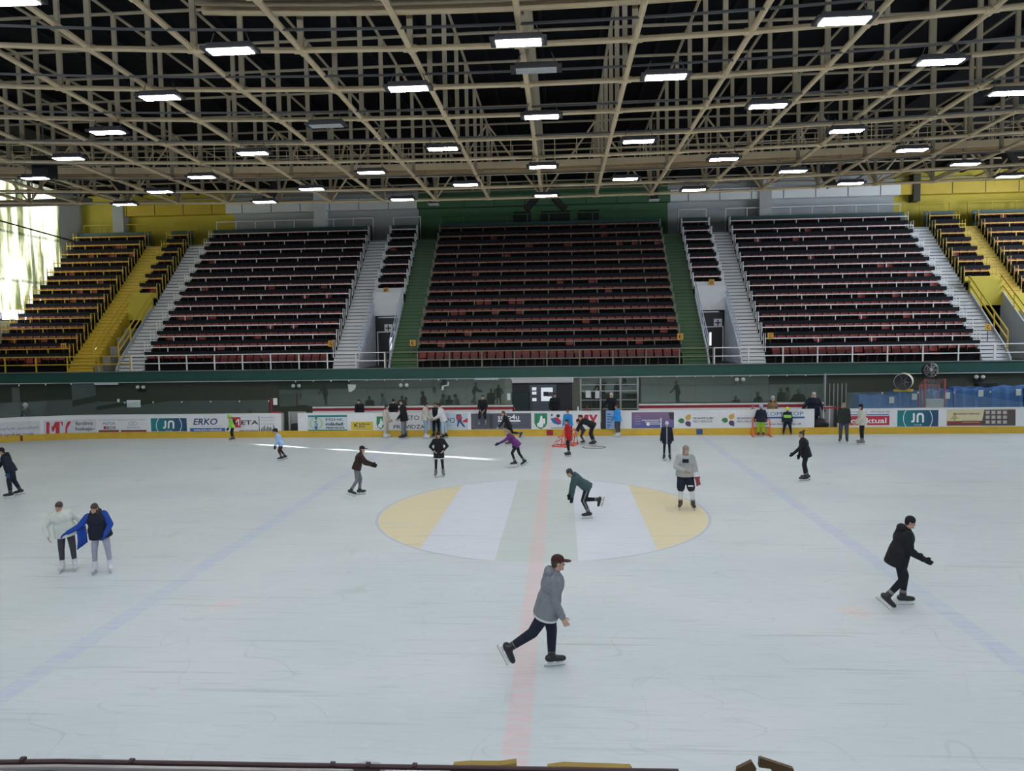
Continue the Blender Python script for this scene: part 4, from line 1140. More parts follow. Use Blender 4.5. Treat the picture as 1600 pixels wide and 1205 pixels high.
for k in range(8): g.tube([(0, -.12, zc), (.37*math.cos(k*PI/4), -.12, zc+.37*math.sin(k*PI/4))], .008, 5)
g.build('grille', M_steel, e)
MB().ell((0, -.13, zc), (.05, 0, 0), (0, .03, 0), (0, 0, .05)).build('hub', M_white, e, True)
for k in range(5):
    a = k*PI*.4; MB().obox((.18*math.cos(a), -.05, zc+.18*math.sin(a)), (.15*math.cos(a), 0, .15*math.sin(a)), (-.06*math.sin(a), .03, .06*math.cos(a)), (0, .004, 0)).build('blade', M_tray, e)
MB().tube([(-.3, 0, 0), (-.3, 0, zc), (-.37, 0, zc)], .03, 6).tube([(.3, 0, 0), (.3, 0, zc), (.37, 0, zc)], .03, 6).box(-.4, .4, -.15, .2, -.03, .04).build('stand', M_black, e)
e = empty('hockey_goal', (18.95, 17.05, 0), 'red-framed hockey goal with pale net standing in front of the blue mats', 'goal')
M_pink = mat('goal_red', (.42, .10, .09), .5)
MB().tube([(-.48, 0, .0), (-.48, 0, 2.42), (.48, 0, 2.42), (.48, 0, 0)], .045, 8).build('goal_frame', M_pink, e)
MB().tube([(-.48, 0, 2.42), (-.48, .5, 2.1), (-.48, .5, 0)], .03, 6).tube([(.48, 0, 2.42), (.48, .5, 2.1), (.48, .5, 0)], .03, 6).tube([(-.48, .5, 2.1), (.48, .5, 2.1)], .03, 6).build('rear_frame', M_pink, e)
g = MB()
for k in range(15): x = -.46+.92*k/14; g.tube([(x, .05, 2.4), (x, .48, 2.1), (x, .48, .1)], .006, 4)
for k in range(26): z = .1+.08*k; g.tube([(-.46, .48, z), (.46, .48, z)], .006, 4)
g.build('net', mat('net', (.55, .58, .65), .7), e)
MB().box(-.42, .42, -.06, .1, .0, 1.45).build('pale_base', mat('goal_pad', (.50, .52, .55), .6), e)
tag(MB().box(-.45, .45, -.2, .2, 0, .16).build('black_box', M_black, loc=(22.0, 18.2, 1.98)), 'flat black box lying on the blue mats', 'box')
# right-hand gate gap: bag, trolley, frame
e = empty('sports_bag', (12.9, 15.5, 0), 'black sports bag lying in the right-hand gap in the boards', 'bag')
MB().ell((0, 0, .42), (.45, 0, 0), (0, .25, 0), (0, 0, .30)).build('body', M_black, e, True); MB().tube([(-.25, 0, .65), (-.2, 0, 1.05), (.0, 0, 1.05), (.05, 0, .65)], .02, 6).build('handle', M_black, e)
e = empty('trolley_frame', (13.25, 15.7, 0), 'white tubular trolley frame beside the black bag', 'trolley')
MB().tube([(-.1, 0, .1), (-.1, 0, 1.25), (.18, 0, 1.25), (.18, 0, .1)], .03, 6).build('frame', M_white, e); MB().box(-.12, .2, -.05, .35, .05, .12).build('base', M_alu, e)
tag(MB().box(12.4, 13.7, 16.0, 16.05, 0, 1.25).build('gap_panel', MATS['gap_grey']), 'pale grey panel behind the right-hand gap in the boards', 'panel')
g = MB()
for k in range(6): g.box(-.5+.2*k-.02, -.5+.2*k+.02, -.02, .02, 0, 2.25)
tag(g.build('barred_screen', M_alu, loc=(14.3, 17.3, 0)), 'upright metal bars behind the right-hand gap', 'screen')
e = empty('red_handrail', (13.4, 15.3, 0), 'red-topped rail beside the right-hand gap', 'rail')
MB().box(-.4, .35, -.05, .05, 1.2, 1.27).build('rail', M_cap, e); MB().box(.3, .36, -.04, .04, 0, 1.2).build('post', M_alu, e)
# small clutter on the boards at the middle
for px_, lab, mm in ((692+112, 'small red bottle on the boards by the middle doorway', M_cap), (802, 'tall black bottle by the middle doorway', M_black), (903, 'white-capped bottle on the boards right of the dark man', M_white), (917, 'red cup on the boards by the glazed screen', M_cap)):
    p = onY(px_, 641, 15.2)
    tag(MB().lathe([(0, 0), (.035, 0), (.035, .15), (.015, .19), (.015, .22), (0, .22)], (0, 0, 0), (0, 0, 1), 12).build('bottle', mm, loc=(p.x, 15.12, 1.21)), lab, 'bottle')

# skating aids
def aid(x, y, rz, label, mm, h=.75, hw=.28):
    e = empty('skating_aid', (x, y, 0), label, 'skating aid', rz=rz)
    for s_ in (-hw, hw): MB().tube([(s_-.0, -.35, .03), (s_, .4, .03), (s_*.95, .1, h), (s_, -.35, .03)], .022, 6).build('side_frame', mm, e)
    MB().tube([(-hw, .1, h), (hw, .1, h)], .024, 6).build('handle', mm, e); MB().tube([(-hw, .38, .05), (hw, .38, .05)], .02, 6).tube([(-hw, .25, h*.5), (hw, .25, h*.5)], .02, 6).build('cross_bar', mm, e)
    for s_ in (-hw, hw): MB().box(s_-.03, s_+.03, -.38, .41, 0, .02).build('runner', mm, e)


g = onZ(1186, 681); aid(g.x+.05, g.y-.22, -.12, 'orange skating aid held by the child in lime trousers', M_orange, .78, .40)
g = onZ(891, 697); aid(g.x-.32, g.y-.1, 1.2, 'red low skating aid behind the boy in red', mat('aid_red', (.75, .09, .04), .4), .45)
g = onZ(912, 697); aid(g.x-.62, g.y+.3, -.3, 'red skating aid in front of the crouching child', MATS['aid_red'], .7)
# hockey stick of the bending adult is not readable; loop of cord on the ice
g = onZ(923, 700)
tag(MB().tube([(.5*math.cos(a*PI/12), .3*math.sin(a*PI/12), .012) for a in range(-14, 8)], .012, 5).build('cord_loop', M_tray, loc=(g.x+.15, g.y+.1, 0)), 'thin dark cord loop lying on the ice by the bending adult', 'cord')

# ------------------------------------------------------------------ camera side
tag(MB().box(-20, 20, -15.2, -15.08, 0, 1.2).build('dasher_board', M_board), 'white rink boards on the camera side', 'rink boards')
M_brown = mat('rail_brown', (.055, .022, .024), .5, 0, .3, 6)
a, c = onY(92, 1190, -15.1), onY(1010, 1206, -15.1)
e = empty('near_rail', (0, -15.1, a.z), 'dark brown rail along the bottom edge of the picture', 'rail')
az = a.z
p0, p1, p2 = onY(-60, 1192, -15.1), onY(92, 1190, -15.1), onY(1060, 1206, -15.1); o = V(e.location)
MB().tube([p0-o, p1-o, p2-o], .017, 8).build('rail', M_brown, e)
MB().tube([p0-o-V((0, 0, .05)), p1-o-V((0, .0, .05)), p2-o-V((0, 0, .05))], .012, 6).build('lower_bar', mat('rail_grey', (.28, .24, .24), .6), e)
for px_ in (36, 206, 520, 575, 648): q = onY(px_, 1189+(px_-92)*.0165, -15.1)-o; MB().tube([q+V((-.014, 0, .004)), q+V((.014, 0, .004))], .021, 8).build('clamp', M_brown, e)
tag(MB().box(-20, 20, -15.14, -14.95, 1.2, 1.22).build('board_cap', M_white), 'pale cap rail on the camera-side boards', 'cap rail')
e = empty('near_screen', (0, -15.0, 1.22), 'clear glass screen below the brown rail on the camera side', 'glass screen')
MB().box(-6, 6, -.09, -.08, 0, .71).build('pane', gl, e)
MB().box(-6, 6, -.16, -.005, .71, .73).build('top_channel', M_alu, e)
M_foam = mat('foam_yellow', (.36, .24, .05), .7, 0, .2, 8)
def slab(pts, mm, label, cat, Y=-15.06, th=.05, name='foam_pad'):
    P3 = [onY(*q, Y) for q in pts]
    for q, p in zip(pts, P3):
        if q[1] >= 1202: p.z = 1.951
    ce = sum(P3, V((0, 0, 0)))/len(P3); n = len(P3)
    f = [p-ce for p in P3]; bk = [p+V((0, th, 0)) for p in f]
    g = MB().add(f+bk, [tuple(range(n)), tuple(range(n, 2*n))[::-1]]+[(k, (k+1) % n, n+(k+1) % n, n+k) for k in range(n)])
    tag(g.build(name, mm, loc=ce), label, cat)
slab([(708, 1197.5), (735, 1195.5), (780, 1196), (806, 1192.5), (808, 1202), (795, 1206), (700, 1203)], M_foam, 'yellow foam edge lying along the near rail in the middle', 'foam')
slab([(855, 1201), (880, 1197.5), (920, 1199), (985, 1201), (1000, 1206), (860, 1207)], M_foam, 'dull yellow foam edge along the near rail right of the middle', 'foam')
slab([(548, 1200), (570, 1196), (590, 1198), (600, 1202), (560, 1204)], mat('plastic_bag', (.45, .45, .47), .3), 'crumpled clear plastic on the near rail', 'plastic', name='plastic_scrap')
M_wood = mat('plank_brown', (.11, .065, .03), .65, 0, .3, 9)
slab([(1149, 1212), (1152, 1201.9), (1175, 1190.5), (1182, 1201.5), (1176, 1212)], M_wood, 'short brown board tilted up to the left at the bottom edge', 'board', -15.06, .03, 'wooden_board')
slab([(1187, 1186), (1190, 1185.5), (1240, 1201.9), (1244, 1212), (1222, 1212), (1204, 1201.9), (1186, 1199.5)], M_wood, 'longer brown board sloping down to the right at the bottom edge', 'board', -15.06, .03, 'wooden_board')

# ------------------------------------------------------------------ light
w = D.worlds.new('world'); S.world = w; w.use_nodes = True
bg = w.node_tree.nodes['Background']; bg.inputs[0].default_value = (.80, .90, 1., 1); bg.inputs[1].default_value = 9.
sun = D.lights.new('sun', 'SUN'); sun.energy = 22.; sun.angle = .0093; sun.color = (1., .95, .85)
so = D.objects.new('sun', sun); COL.objects.link(so)
sd = V((.934, -.356, -math.tan(math.radians(18)))).normalized()
so.rotation_euler = sd.to_track_quat('-Z', 'Y').to_euler(); so.location = (-60, 30, 30)
for x, y, z, sxx, syy, rot in ((-34.2, 21.2, 10.9, 14.2, 9.2, (0, -PI/2, 0)), (34.2, 17.5, 10.8, 19, 7.6, (0, PI/2, 0)), (0, -25.2, 11.5, 58, 3, None)):
    al = D.lights.new('daylight_portal', 'AREA'); al.shape = 'RECTANGLE'; al.size = syy; al.size_y = sxx; al.cycles.is_portal = True
    ao = D.objects.new('daylight_portal', al); COL.objects.link(ao); ao.location = (x, y, z)
    if rot: ao.rotation_euler = rot
    else: al.size, al.size_y = sxx, syy; ao.rotation_euler = (PI/2, 0, 0)
S.view_settings.view_transform = 'Standard'; S.view_settings.look = 'None'; S.view_settings.gamma = 1; S.view_settings.use_curve_mapping = False
S.view_settings.exposure = 0.
S.cycles.max_bounces = 7; S.cycles.diffuse_bounces = 4; S.cycles.glossy_bounces = 3; S.cycles.transparent_max_bounces = 12; S.cycles.transmission_bounces = 4
S.cycles.use_denoising = True; S.cycles.sample_clamp_indirect = 8.
S.cycles.caustics_reflective = False; S.cycles.caustics_refractive = False
#@@PEOPLE
# ------------------------------------------------------------------ people
SOLID = []     # (name, MB, voxel, material, parent, smooth iterations)


def solid(name, mb, m, parent, vox=.012, it=3, loc=None): SOLID.append((name, mb, vox, m, parent, it))


def flush_solid():
    tmp = []
    for name, mb, vox, m, par, it in SOLID:
        me = D.meshes.new('s'); me.from_pydata(mb.v, [], mb.f); me.update()
        o = D.objects.new('s', me); COL.objects.link(o)
        r = o.modifiers.new('r', 'REMESH'); r.mode = 'VOXEL'; r.voxel_size = vox
        s_ = o.modifiers.new('s', 'SMOOTH'); s_.factor = .5; s_.iterations = it
        tmp.append(o)
    bpy.context.view_layer.update(); dg = bpy.context.evaluated_depsgraph_get()
    for (name, mb, vox, m, par, it), o in zip(SOLID, tmp):
        me = D.meshes.new_from_object(o.evaluated_get(dg)); me.name = name
        me.materials.clear(); me.materials.append(m)
        for p in me.polygons: p.use_smooth = True
        ob = D.objects.new(name, me); COL.objects.link(ob)
        if par is not None: ob.parent = par
    for o in tmp:
        me = o.data; D.objects.remove(o); D.meshes.remove(me)
    SOLID.clear()


SKIN = mat('skin', (.50, .30, .22), .55, 0, .08, 20)
def cl(name, c, rough=.8, noise=.15):
    m = mat('cloth_'+name, c, rough, 0, noise, 9, .3); nt = m.node_tree; X = NX(nt)
    if 'folds' not in nt.nodes:
        tc = nt.nodes.new('ShaderNodeTexCoord'); bp = nt.nodes.new('ShaderNodeBump'); bp.name = 'folds'; bp.inputs['Strength'].default_value = .9; bp.inputs['Distance'].default_value = .03
        nt.links.new(X.noise(tc.outputs['Object'], 5.5, (1, 1, .6), 2, .4, 1.), bp.inputs['Height']); nt.links.new(bp.outputs[0], nt.nodes['Principled BSDF'].inputs['Normal'])
    return m

K_black = cl('black', (.010, .011, .016)); K_navy = cl('navy', (.012, .016, .032)); K_dgrey = cl('dark_grey', (.052, .052, .065)); K_grey = cl('grey', (.20, .215, .24))
K_white = cl('white', (.62, .62, .64)); K_cream = cl('cream', (.55, .52, .45)); K_pale = cl('pale_fleece', (.58, .62, .56)); K_blue = cl('blue', (.015, .06, .32)); K_legg = cl('light_leggings', (.33, .35, .42))
K_brown = cl('brown', (.035, .018, .016)); K_hgrey = cl('heather_grey', (.36, .38, .37)); K_green = cl('bottle_green', (.045, .085, .09)); K_purple = cl('purple', (.12, .03, .16)); K_red = cl('bright_red', (.42, .012, .02))
K_lime = cl('lime', (.30, .62, .10)); K_sky = cl('sky_blue', (.03, .25, .62)); K_lsky = cl('light_blue', (.33, .48, .72)); K_jean = cl('light_jeans', (.25, .34, .48)); K_pjean = cl('pale_jeans', (.38, .48, .60)); K_djean = cl('grey_jeans', (.06, .07, .09))
K_olive = cl('olive', (.025, .032, .028)); K_maroon = cl('maroon', (.05, .015, .02)); K_limep = cl('lime_trousers', (.30, .48, .03)); K_choc = cl('red_brown', (.06, .018, .018)); K_tan = cl('tan', (.35, .2, .08)); K_pink = cl('pink', (.45, .08, .14)); K_leg = cl('mid_grey', (.16, .17, .19))
H_dark = mat('hair_dark', (.015, .010, .008), .6, 0, .2, 30); H_brown = mat('hair_brown', (.045, .026, .018), .6, 0, .2, 30); H_blond = mat('hair_blond', (.30, .23, .13), .6, 0, .2, 30); H_red = mat('hair_red', (.16, .045, .03), .6, 0, .2, 30); H_grey = mat('hair_grey', (.45, .44, .42), .6, 0, .2, 30)
B_black = mat('boot_black', (.012, .012, .014), .35); B_white = mat('boot_white', (.62, .63, .68), .4); B_grey = mat('boot_grey', (.16, .16, .17), .4); B_brown = mat('boot_brown', (.05, .035, .025), .5)
M_eye = mat('eye', (.03, .02, .015), .2, 0, 0); M_lip = mat('lips', (.42, .19, .16), .5, 0, 0); M_blade = mat('blade_steel', (.62, .63, .66), .25, .7); M_holder = mat('blade_holder', (.58, .59, .6), .4)

Z = V((0, 0, 1))


def dirv(f, s, u, flex, abd, sg):
    a, b_ = math.radians(flex), math.radians(abd)
    return (-u*math.cos(a)*math.cos(b_)+f*math.sin(a)*math.cos(b_)+s*(sg*math.sin(b_))).normalized()


def person(label, at, H, head, near=False, skates=True, L=6, roll=0, twist=0, hp=8, hy=0, hr=0, lt=(3, 4), ls=(-4, 2), rt=(3, 4), rs=(-4, 2), lf=0, rf=0,
           la=(4, 10), lb=(14, 6), ra=(4, 10), rb=(14, 6), jacket=K_black, jl=.12, jw=1., sleeves=None, trousers=K_black, tw=1., short=None, socks=None, boots=B_black, hat=None, hatm=None, hair='short', hairm=H_brown,
           gloves=None, hood=None, collar=True, hem=None, sup=None, base=0., seat=None, child=False, hands=(0, 0), hscale=1., stripe=None, vest=None):
    """AT ground point, HEAD heading in degrees (0 = +X); limb angles are (forward, outward) from hanging down"""
    SKH = .075 if skates else .02
    Hb = H-SKH-(.03 if hat else 0)
    k = Hb/1.72
    hs = hscale*(1.18 if child else .93)*k
    f = V((math.cos(math.radians(head)), math.sin(math.radians(head)), 0)); s = Z.cross(f)
    a, r_ = math.radians(L), math.radians(roll)
    t = (Z*math.cos(a)+f*math.sin(a)); t = (t*math.cos(r_)+s*math.sin(r_)).normalized()
    ts = (s-t*s.dot(t)).normalized(); tf = ts.cross(t)
    tw_ = math.radians(twist); us = ts*math.cos(tw_)+tf*math.sin(tw_)*-1; uf = us.cross(t)
    leg = .405*k*(.93 if child else 1); arm = .29*k; fore = .255*k; tor = .49*k
    pel = V((0, 0, 0)); J = {}
    neck = pel+t*tor
    J['hipL'], J['hipR'] = pel+s*.09*k-t*.02*k, pel-s*.09*k-t*.02*k
    for sd, th, sh_, sg in (('L', lt, ls, 1), ('R', rt, rs, -1)):
        J['kn'+sd] = J['hip'+sd]+dirv(f, s, Z, *th, sg)*leg
        J['an'+sd] = J['kn'+sd]+dirv(f, s, Z, *sh_, sg)*leg*.97
    J['shL'], J['shR'] = neck+us*.168*k-t*.055*k, neck-us*.168*k-t*.055*k
    for sd, u1, u2, sg in (('L', la, lb, 1), ('R', ra, rb, -1)):
        J['el'+sd] = J['sh'+sd]+dirv(f, s, Z, *u1, sg)*arm
        J['wr'+sd] = J['el'+sd]+dirv(f, s, Z, *u2, sg)*fore
    # feet
    feet = {}
    for sd, pt, sg in (('L', lf, 1), ('R', rf, -1)):
        p = math.radians(pt); ff = f*math.cos(p)-Z*math.sin(p); ff = (ff+s*sg*.18).normalized(); fu = (Z-ff*ff.z).normalized() if abs(ff.z) < .95 else f
        if pt > 0: fu = (f*math.sin(p)+Z*math.cos(p)).normalized()
        fs_ = fu.cross(ff).normalized(); feet[sd] = (ff, fu, fs_)
    low_ = {}
    for sd in 'LR':
        ff, fu, fs_ = feet[sd]; an = J['an'+sd]; sole = an-fu*(.085*k+SKH)
        low_[sd] = min((sole+ff*.19*k).z, (sole-ff*.08*k).z)
    mn = min(low_.values())
    sup = sup or ('L' if low_['L'] <= low_['R'] else 'R')
    if seat is not None:
        off = V((at[0], at[1], seat))-pel
    else:
        anc = J['an'+sup] if sup != 'M' else (J['anL']+J['anR'])/2
        off = V((at[0]-anc.x, at[1]-anc.y, base-mn))
    for q in J: J[q] = J[q]+off
    pel, neck = pel+off, neck+off
    org = V((at[0], at[1], base if seat is None else seat-.5*k))
    for q in J: J[q] = J[q]-org
    pel, neck = pel-org, neck-org
    e = empty('person', org, label, 'person', None)
    vb = .0058 if near else .0115
    # head frame
    hyr, hpr, hrr = math.radians(hy), math.radians(hp), math.radians(hr)
    hf = (f*math.cos(hyr)+s*math.sin(hyr)); hs_ = Z.cross(hf); hf2 = (hf*math.cos(hpr)-Z*math.sin(hpr)).normalized(); hu = hf2.cross(hs_).normalized()
    hs2 = (hs_*math.cos(hrr)+hu*math.sin(hrr)).normalized(); hu = hf2.cross(hs2); hs_ = hs2; hf = hf2
    nk = (t*.6+Z*.25+hf*.15).normalized(); hc = neck+nk*.075*k+hu*.085*hs+hf*.02*hs
    at_ = lambda x, y, z: hc+hf*(x*hs)+hs_*(y*hs)+hu*(z*hs)
    # ---- body
    b = MB()
    b.ell(at_(-.01, 0, .03), hf*.098*hs, hs_*.076*hs, hu*.092*hs); b.ell(at_(.025, 0, -.055), hf*.066*hs, hs_*.056*hs, hu*.062*hs)
    b.cap(at_(.083, 0, .012), at_(.096, 0, -.020), .010*hs, .015*hs, 8); b.cap(at_(.07, -.03, .032), at_(.07, .03, .032), .018*hs, .018*hs, 8)
    b.ell(at_(.075, 0, -.088), hf*.022*hs, hs_*.024*hs, hu*.02*hs)
    for sg in (-1, 1): b.ell(at_(-.005, sg*.078, -.005), hf*.022*hs, hs_*.012*hs, hu*.034*hs)
    b.cap(neck-t*.06*k, at_(-.01, 0, -.06), .062*k, .054*k)
    chest = pel+t*(.33*k)
    b.ell(chest, us*.165*k, uf*.115*k, t*.19*k); b.ell(pel+t*.12*k, ts*.145*k, tf*.105*k, t*.17*k); b.ell(pel, s*.165*k, f*.115*k, Z*.12*k)
    b.cap(J['shL'], J['shR'], .062*k, .062*k); b.cap(neck-t*.03*k, chest, .07*k, .12*k)
    for sd, sg in (('L', 1), ('R', -1)):
        bw = min(1., tw)*.9 if trousers else 1.; b.cap(J['hip'+sd], J['kn'+sd], .088*bw*k, .058*bw*k); b.cap(J['kn'+sd], J['an'+sd], .056*bw*k, .038*bw*k)
        kn, an = J['kn'+sd], J['an'+sd]; b.ell(kn.lerp(an, .3)-f*.012*k, s*.054*bw*k, f*.056*bw*k, (an-kn)*.28)
        ff, fu, fs_ = feet[sd]; b.cap(an-fu*.045*k-ff*.03*k, an-fu*.06*k+ff*.15*k, .036*k, .03*k)
        b.cap(J['sh'+sd], J['el'+sd], .052*k, .040*k); b.cap(J['el'+sd], J['wr'+sd], .040*k, .027*k)
        # hand: palm, four unequal bent fingers, a thumb from its side
        w0 = J['wr'+sd]; hd = (w0-J['el'+sd]).normalized(); pn = hd.cross(f); pn = (s*sg if pn.length < .2 else (s*sg-hd*hd.dot(s*sg))).normalized()
        ac = hd.cross(pn).normalized();  ac = ac if ac.dot(f) > 0 else -ac      # across the palm, thumb side forward
        cu = -pn  # curl towards the body
        b.obox(w0+hd*.045*k, ac*.037*k, pn*.014*k, hd*.05*k)
        for q, (o_, L1) in enumerate(((.034, .9), (.0115, 1.), (-.0115, .94), (-.034, .76))):
            r0 = w0+hd*.09*k+ac*o_*k; d1 = (hd+cu*.25+ac*o_*2.5).normalized(); d2 = (hd*.75+cu*.65).normalized(); d3 = (hd*.35+cu).normalized()
            p1 = r0+d1*.042*L1*k; p2 = p1+d2*.028*L1*k; p3 = p2+d3*.02*L1*k
            b.cap(r0-hd*.02*k, p1, .0096*k, .0088*k, 8); b.cap(p1, p2, .0088*k, .0082*k, 8); b.cap(p2, p3, .0082*k, .0074*k, 8)
        q0 = w0+hd*.025*k+ac*.034*k; q1 = q0+(ac*.75+hd*.7).normalized()*.038*k; q2 = q1+(hd*.9+cu*.3+ac*.15).normalized()*.03*k
        b.cap(q0, q1, .0125*k, .011*k, 8); b.cap(q1, q2, .011*k, .0095*k, 8)
        if gloves:
            g = MB(); g.obox(w0+hd*.04*k, ac*.047*k, pn*.024*k, hd*.06*k)
            for q, (o_, L1) in enumerate(((.032, .9), (.011, 1.), (-.011, .94), (-.033, .78))):
                r0 = w0+hd*.09*k+ac*o_*k; p1 = r0+(hd+cu*.25).normalized()*.045*L1*k; p2 = p1+(hd*.6+cu*.7).normalized()*.045*L1*k
                g.cap(r0-hd*.02*k, p1, .0155*k, .0145*k, 8); g.cap(p1, p2, .0145*k, .013*k, 8)
            g.cap(q0, q1, .018*k, .016*k, 8); g.cap(q1, q2, .016*k, .014*k, 8); g.cap(w0-hd*.05*k, w0+hd*.01*k, .042*k, .045*k)
            solid('glove', g, gloves, e, .008, 2)
    solid('body', b, SKIN, e, vb, 2)
    for sg in (-1, 1): MB().ell(at_(.083, sg*.031, .008), hf*.008*hs, hs_*.012*hs, hu*.006*hs, 8, 6).build('eye', M_eye, e, True)
    MB().ell(at_(.087, 0, -.058), hf*.008*hs, hs_*.024*hs, hu*.008*hs, 8, 6).build('lips', M_lip, e, True)
    # ---- hair and headwear
    if hair and hat != 'hood':
        h = MB(); h.ell(at_(-.018, 0, .046), hf*.104*hs, hs_*.085*hs, hu*.088*hs); h.ell(at_(-.055, 0, -.005), hf*.058*hs, hs_*.08*hs, hu*.075*hs)
        if hair in ('long', 'bob'):
            d_ = .30 if hair == 'long' else .14
            for sg in (-1, 0, 1): h.cap(at_(-.05, sg*.055, 0), at_(-.05, sg*.06, 0)-Z*d_*hs-t*0+hf*(.02 if sg else -.03)*hs, .042*hs, .03*hs)
        if hair == 'tail': h.cap(at_(-.1, 0, .03), at_(-.15, 0, -.02), .03*hs, .035*hs); h.cap(at_(-.15, 0, -.02), at_(-.15, 0, -.18), .035*hs, .015*hs)
        if hair == 'bun': h.ell(at_(-.09, 0, .12), hf*.045*hs, hs_*.045*hs, hu*.045*hs); h.cap(at_(-.06, 0, .09), at_(-.13, .02, .15), .02*hs, .025*hs)
        solid('hair', h, hairm, e, .0105, 2)
    if hat == 'cap':
        h = MB(); h.ell(at_(-.012, 0, .065), hf*.108*hs, hs_*.088*hs, hu*.082*hs); solid('cap_crown', h, hatm, e, .011, 2)
        h = MB(); h.ell(at_(.115, 0, .048), hf*.095*hs, hs_*.078*hs, hu*.016*hs); solid('cap_brim', h, hatm, e, .008, 1)
    elif hat in ('beanie', 'helmet'):
        h = MB(); q = 1.1 if hat == 'helmet' else 1.
        h.ell(at_(-.016, 0, .062), hf*.108*q*hs, hs_*.09*q*hs, hu*.098*q*hs); h.ell(at_(-.045, 0, .02), hf*.075*q*hs, hs_*.088*q*hs, hu*.07*hs)
        solid(hat, h, hatm, e, .011, 2)
        if hat == 'beanie': h2 = MB(); h2.ell(at_(-.012, 0, .035), hf*.112*hs, hs_*.093*hs, hu*.022*hs); solid('hat_cuff', h2, hatm, e, .010, 1)
        else:
            for sg in (-1, 1): MB().tube([at_(.0, sg*.08, .02), at_(.02, sg*.07, -.07), at_(.05, 0, -.118)], .006*hs, 6).build('chin_strap', K_black, e)
    elif hat == 'hood':
        h = MB(); h.ell(at_(-.025, 0, .045), hf*.112*hs, hs_*.098*hs, hu*.102*hs); h.ell(at_(-.035, 0, -.05), hf*.085*hs, hs_*.09*hs, hu*.09*hs); h.cap(at_(-.03, 0, -.09), neck-t*.04*k, .085*hs, .11*k)
        solid('hood', h, hatm, e, .011, 2)
    # ---- clothing
    if jacket:
        j = MB(); g_ = 1.13*jw
        j.ell(chest+t*.0*k, us*.178*g_*k, uf*.128*g_*k, t*.205*k); j.ell(pel+t*.14*k, ts*.165*g_*k, tf*.125*g_*k, t*.19*k); j.ell(pel+t*.02*k, s*.178*g_*k, f*.13*g_*k, t*.10*k)
        j.cap(J['shL'], J['shR'], .080*k, .080*k); j.cap(neck-t*.05*k, chest, .085*k, .14*k)
        if jl > .02:
            ra_ = .176*g_*k; j.skirt(pel+t*.16*k, pel-t*(jl+.03)*k, ra_*.98, ra_*1.08, s)
        if collar: j.cap(neck-t*.03*k, neck+nk*.035*k, .082*k, .068*k)
        js = MB() if sleeves else j
        for sd in 'LR':
            js.cap(J['sh'+sd], J['el'+sd], .072*jw*k, .058*jw*k); js.cap(J['el'+sd], J['wr'+sd]-(J['wr'+sd]-J['el'+sd])*.03, .057*jw*k, .044*jw*k)
        solid('jacket', j, jacket, e, .0105, 8)
        if sleeves: solid('sleeves', js, sleeves, e, .0105, 3)
        if hood:
            h = MB(); h.ell(neck-uf*.085*k+t*.01*k, us*.135*k, uf*.085*k, t*.085*k); h.cap(neck+us*.09*k+uf*.02*k+t*.0*k, neck-us*.09*k+uf*.02*k+t*.0*k, .055*k, .055*k); h.ell(neck-uf*.12*k-t*.07*k, us*.09*k, uf*.05*k, t*.09*k); solid('hood_down', h, hood, e, .0105, 4)
        if hem:
            h = MB(); zq = -jl-.035
            h.skirt(pel+t*(zq+.035)*k, pel+t*(zq-.025)*k, .18*g_*k, .185*g_*k, s); solid('shirt_hem', h, hem, e, .011, 1)
        if vest:
            h = MB(); h.ell(chest-t*.08*k, us*.19*g_*k, uf*.14*g_*k, t*.20*k); solid('reflective_vest', h, vest, e, .012, 2)
    if trousers:
        p = MB(); p.ell(pel+Z*.01*k, s*.180*k, f*.13*k, Z*.125*k)
        for sd in 'LR':
            kn, an = J['kn'+sd], J['an'+sd]
            if short: p.cap(J['hip'+sd], J['hip'+sd].lerp(kn, .92), .108*tw*k, .098*tw*k)
            else: p.cap(J['hip'+sd], kn, .102*tw*k, .074*tw*k); p.cap(kn, kn.lerp(an, .80), .072*tw*k, max(.056*tw, .046)*k)
        solid('shorts' if short else 'trousers', p, trousers, e, .0105, 3)
        if socks:
            for sd in 'LR':
                kn, an = J['kn'+sd], J['an'+sd]; p = MB(); p.cap(kn.lerp(an, -.02), kn.lerp(an, .55), .070*k, .066*k); p.cap(kn.lerp(an, .5), kn.lerp(an, .95), .068*k, .050*k); solid('sock', p, socks, e, .011, 2)
        if stripe:
            for sd, sg in (('L', 1), ('R', -1)):
                hp_, kn, an = J['hip'+sd], J['kn'+sd], J['an'+sd]
                g = MB(); ofs = lambda r: s*sg*r*k
                pts = [hp_+ofs(.09), hp_.lerp(kn, .5)+ofs(.088), kn+ofs(.072), kn.lerp(an, .5)+ofs(.065), kn.lerp(an, .88)+ofs(.055)]
                g.tube(pts, .022*k, 6); g.build('side_stripe', stripe, e, True)
    # ---- boots and skates
    for sd in 'LR':
        ff, fu, fs_ = feet[sd]; an = J['an'+sd]; kn = J['kn'+sd]
        g = MB(); g.cap(an-fu*.035*k-ff*.045*k, an-fu*.04*k+ff*.06*k, .058*k, .056*k); g.cap(an-fu*.045*k+ff*.06*k, an-fu*.052*k+ff*.18*k, .053*k, .044*k)
        up_ = (kn-an).normalized(); g.cap(an-fu*.03*k, an+up_*.075*k, .058*k, .062*k)
        sk = empty('skate' if skates else 'shoe', (0, 0, 0)); sk.parent = e
        solid('boot', g, boots, sk, .010, 2)
        g2 = MB(); g2.cap(an+up_*.07*k, an+up_*.115*k, .063*k, .058*k); solid('boot_lining', g2, B_grey if boots is not B_white else K_white, sk, .0105, 1)
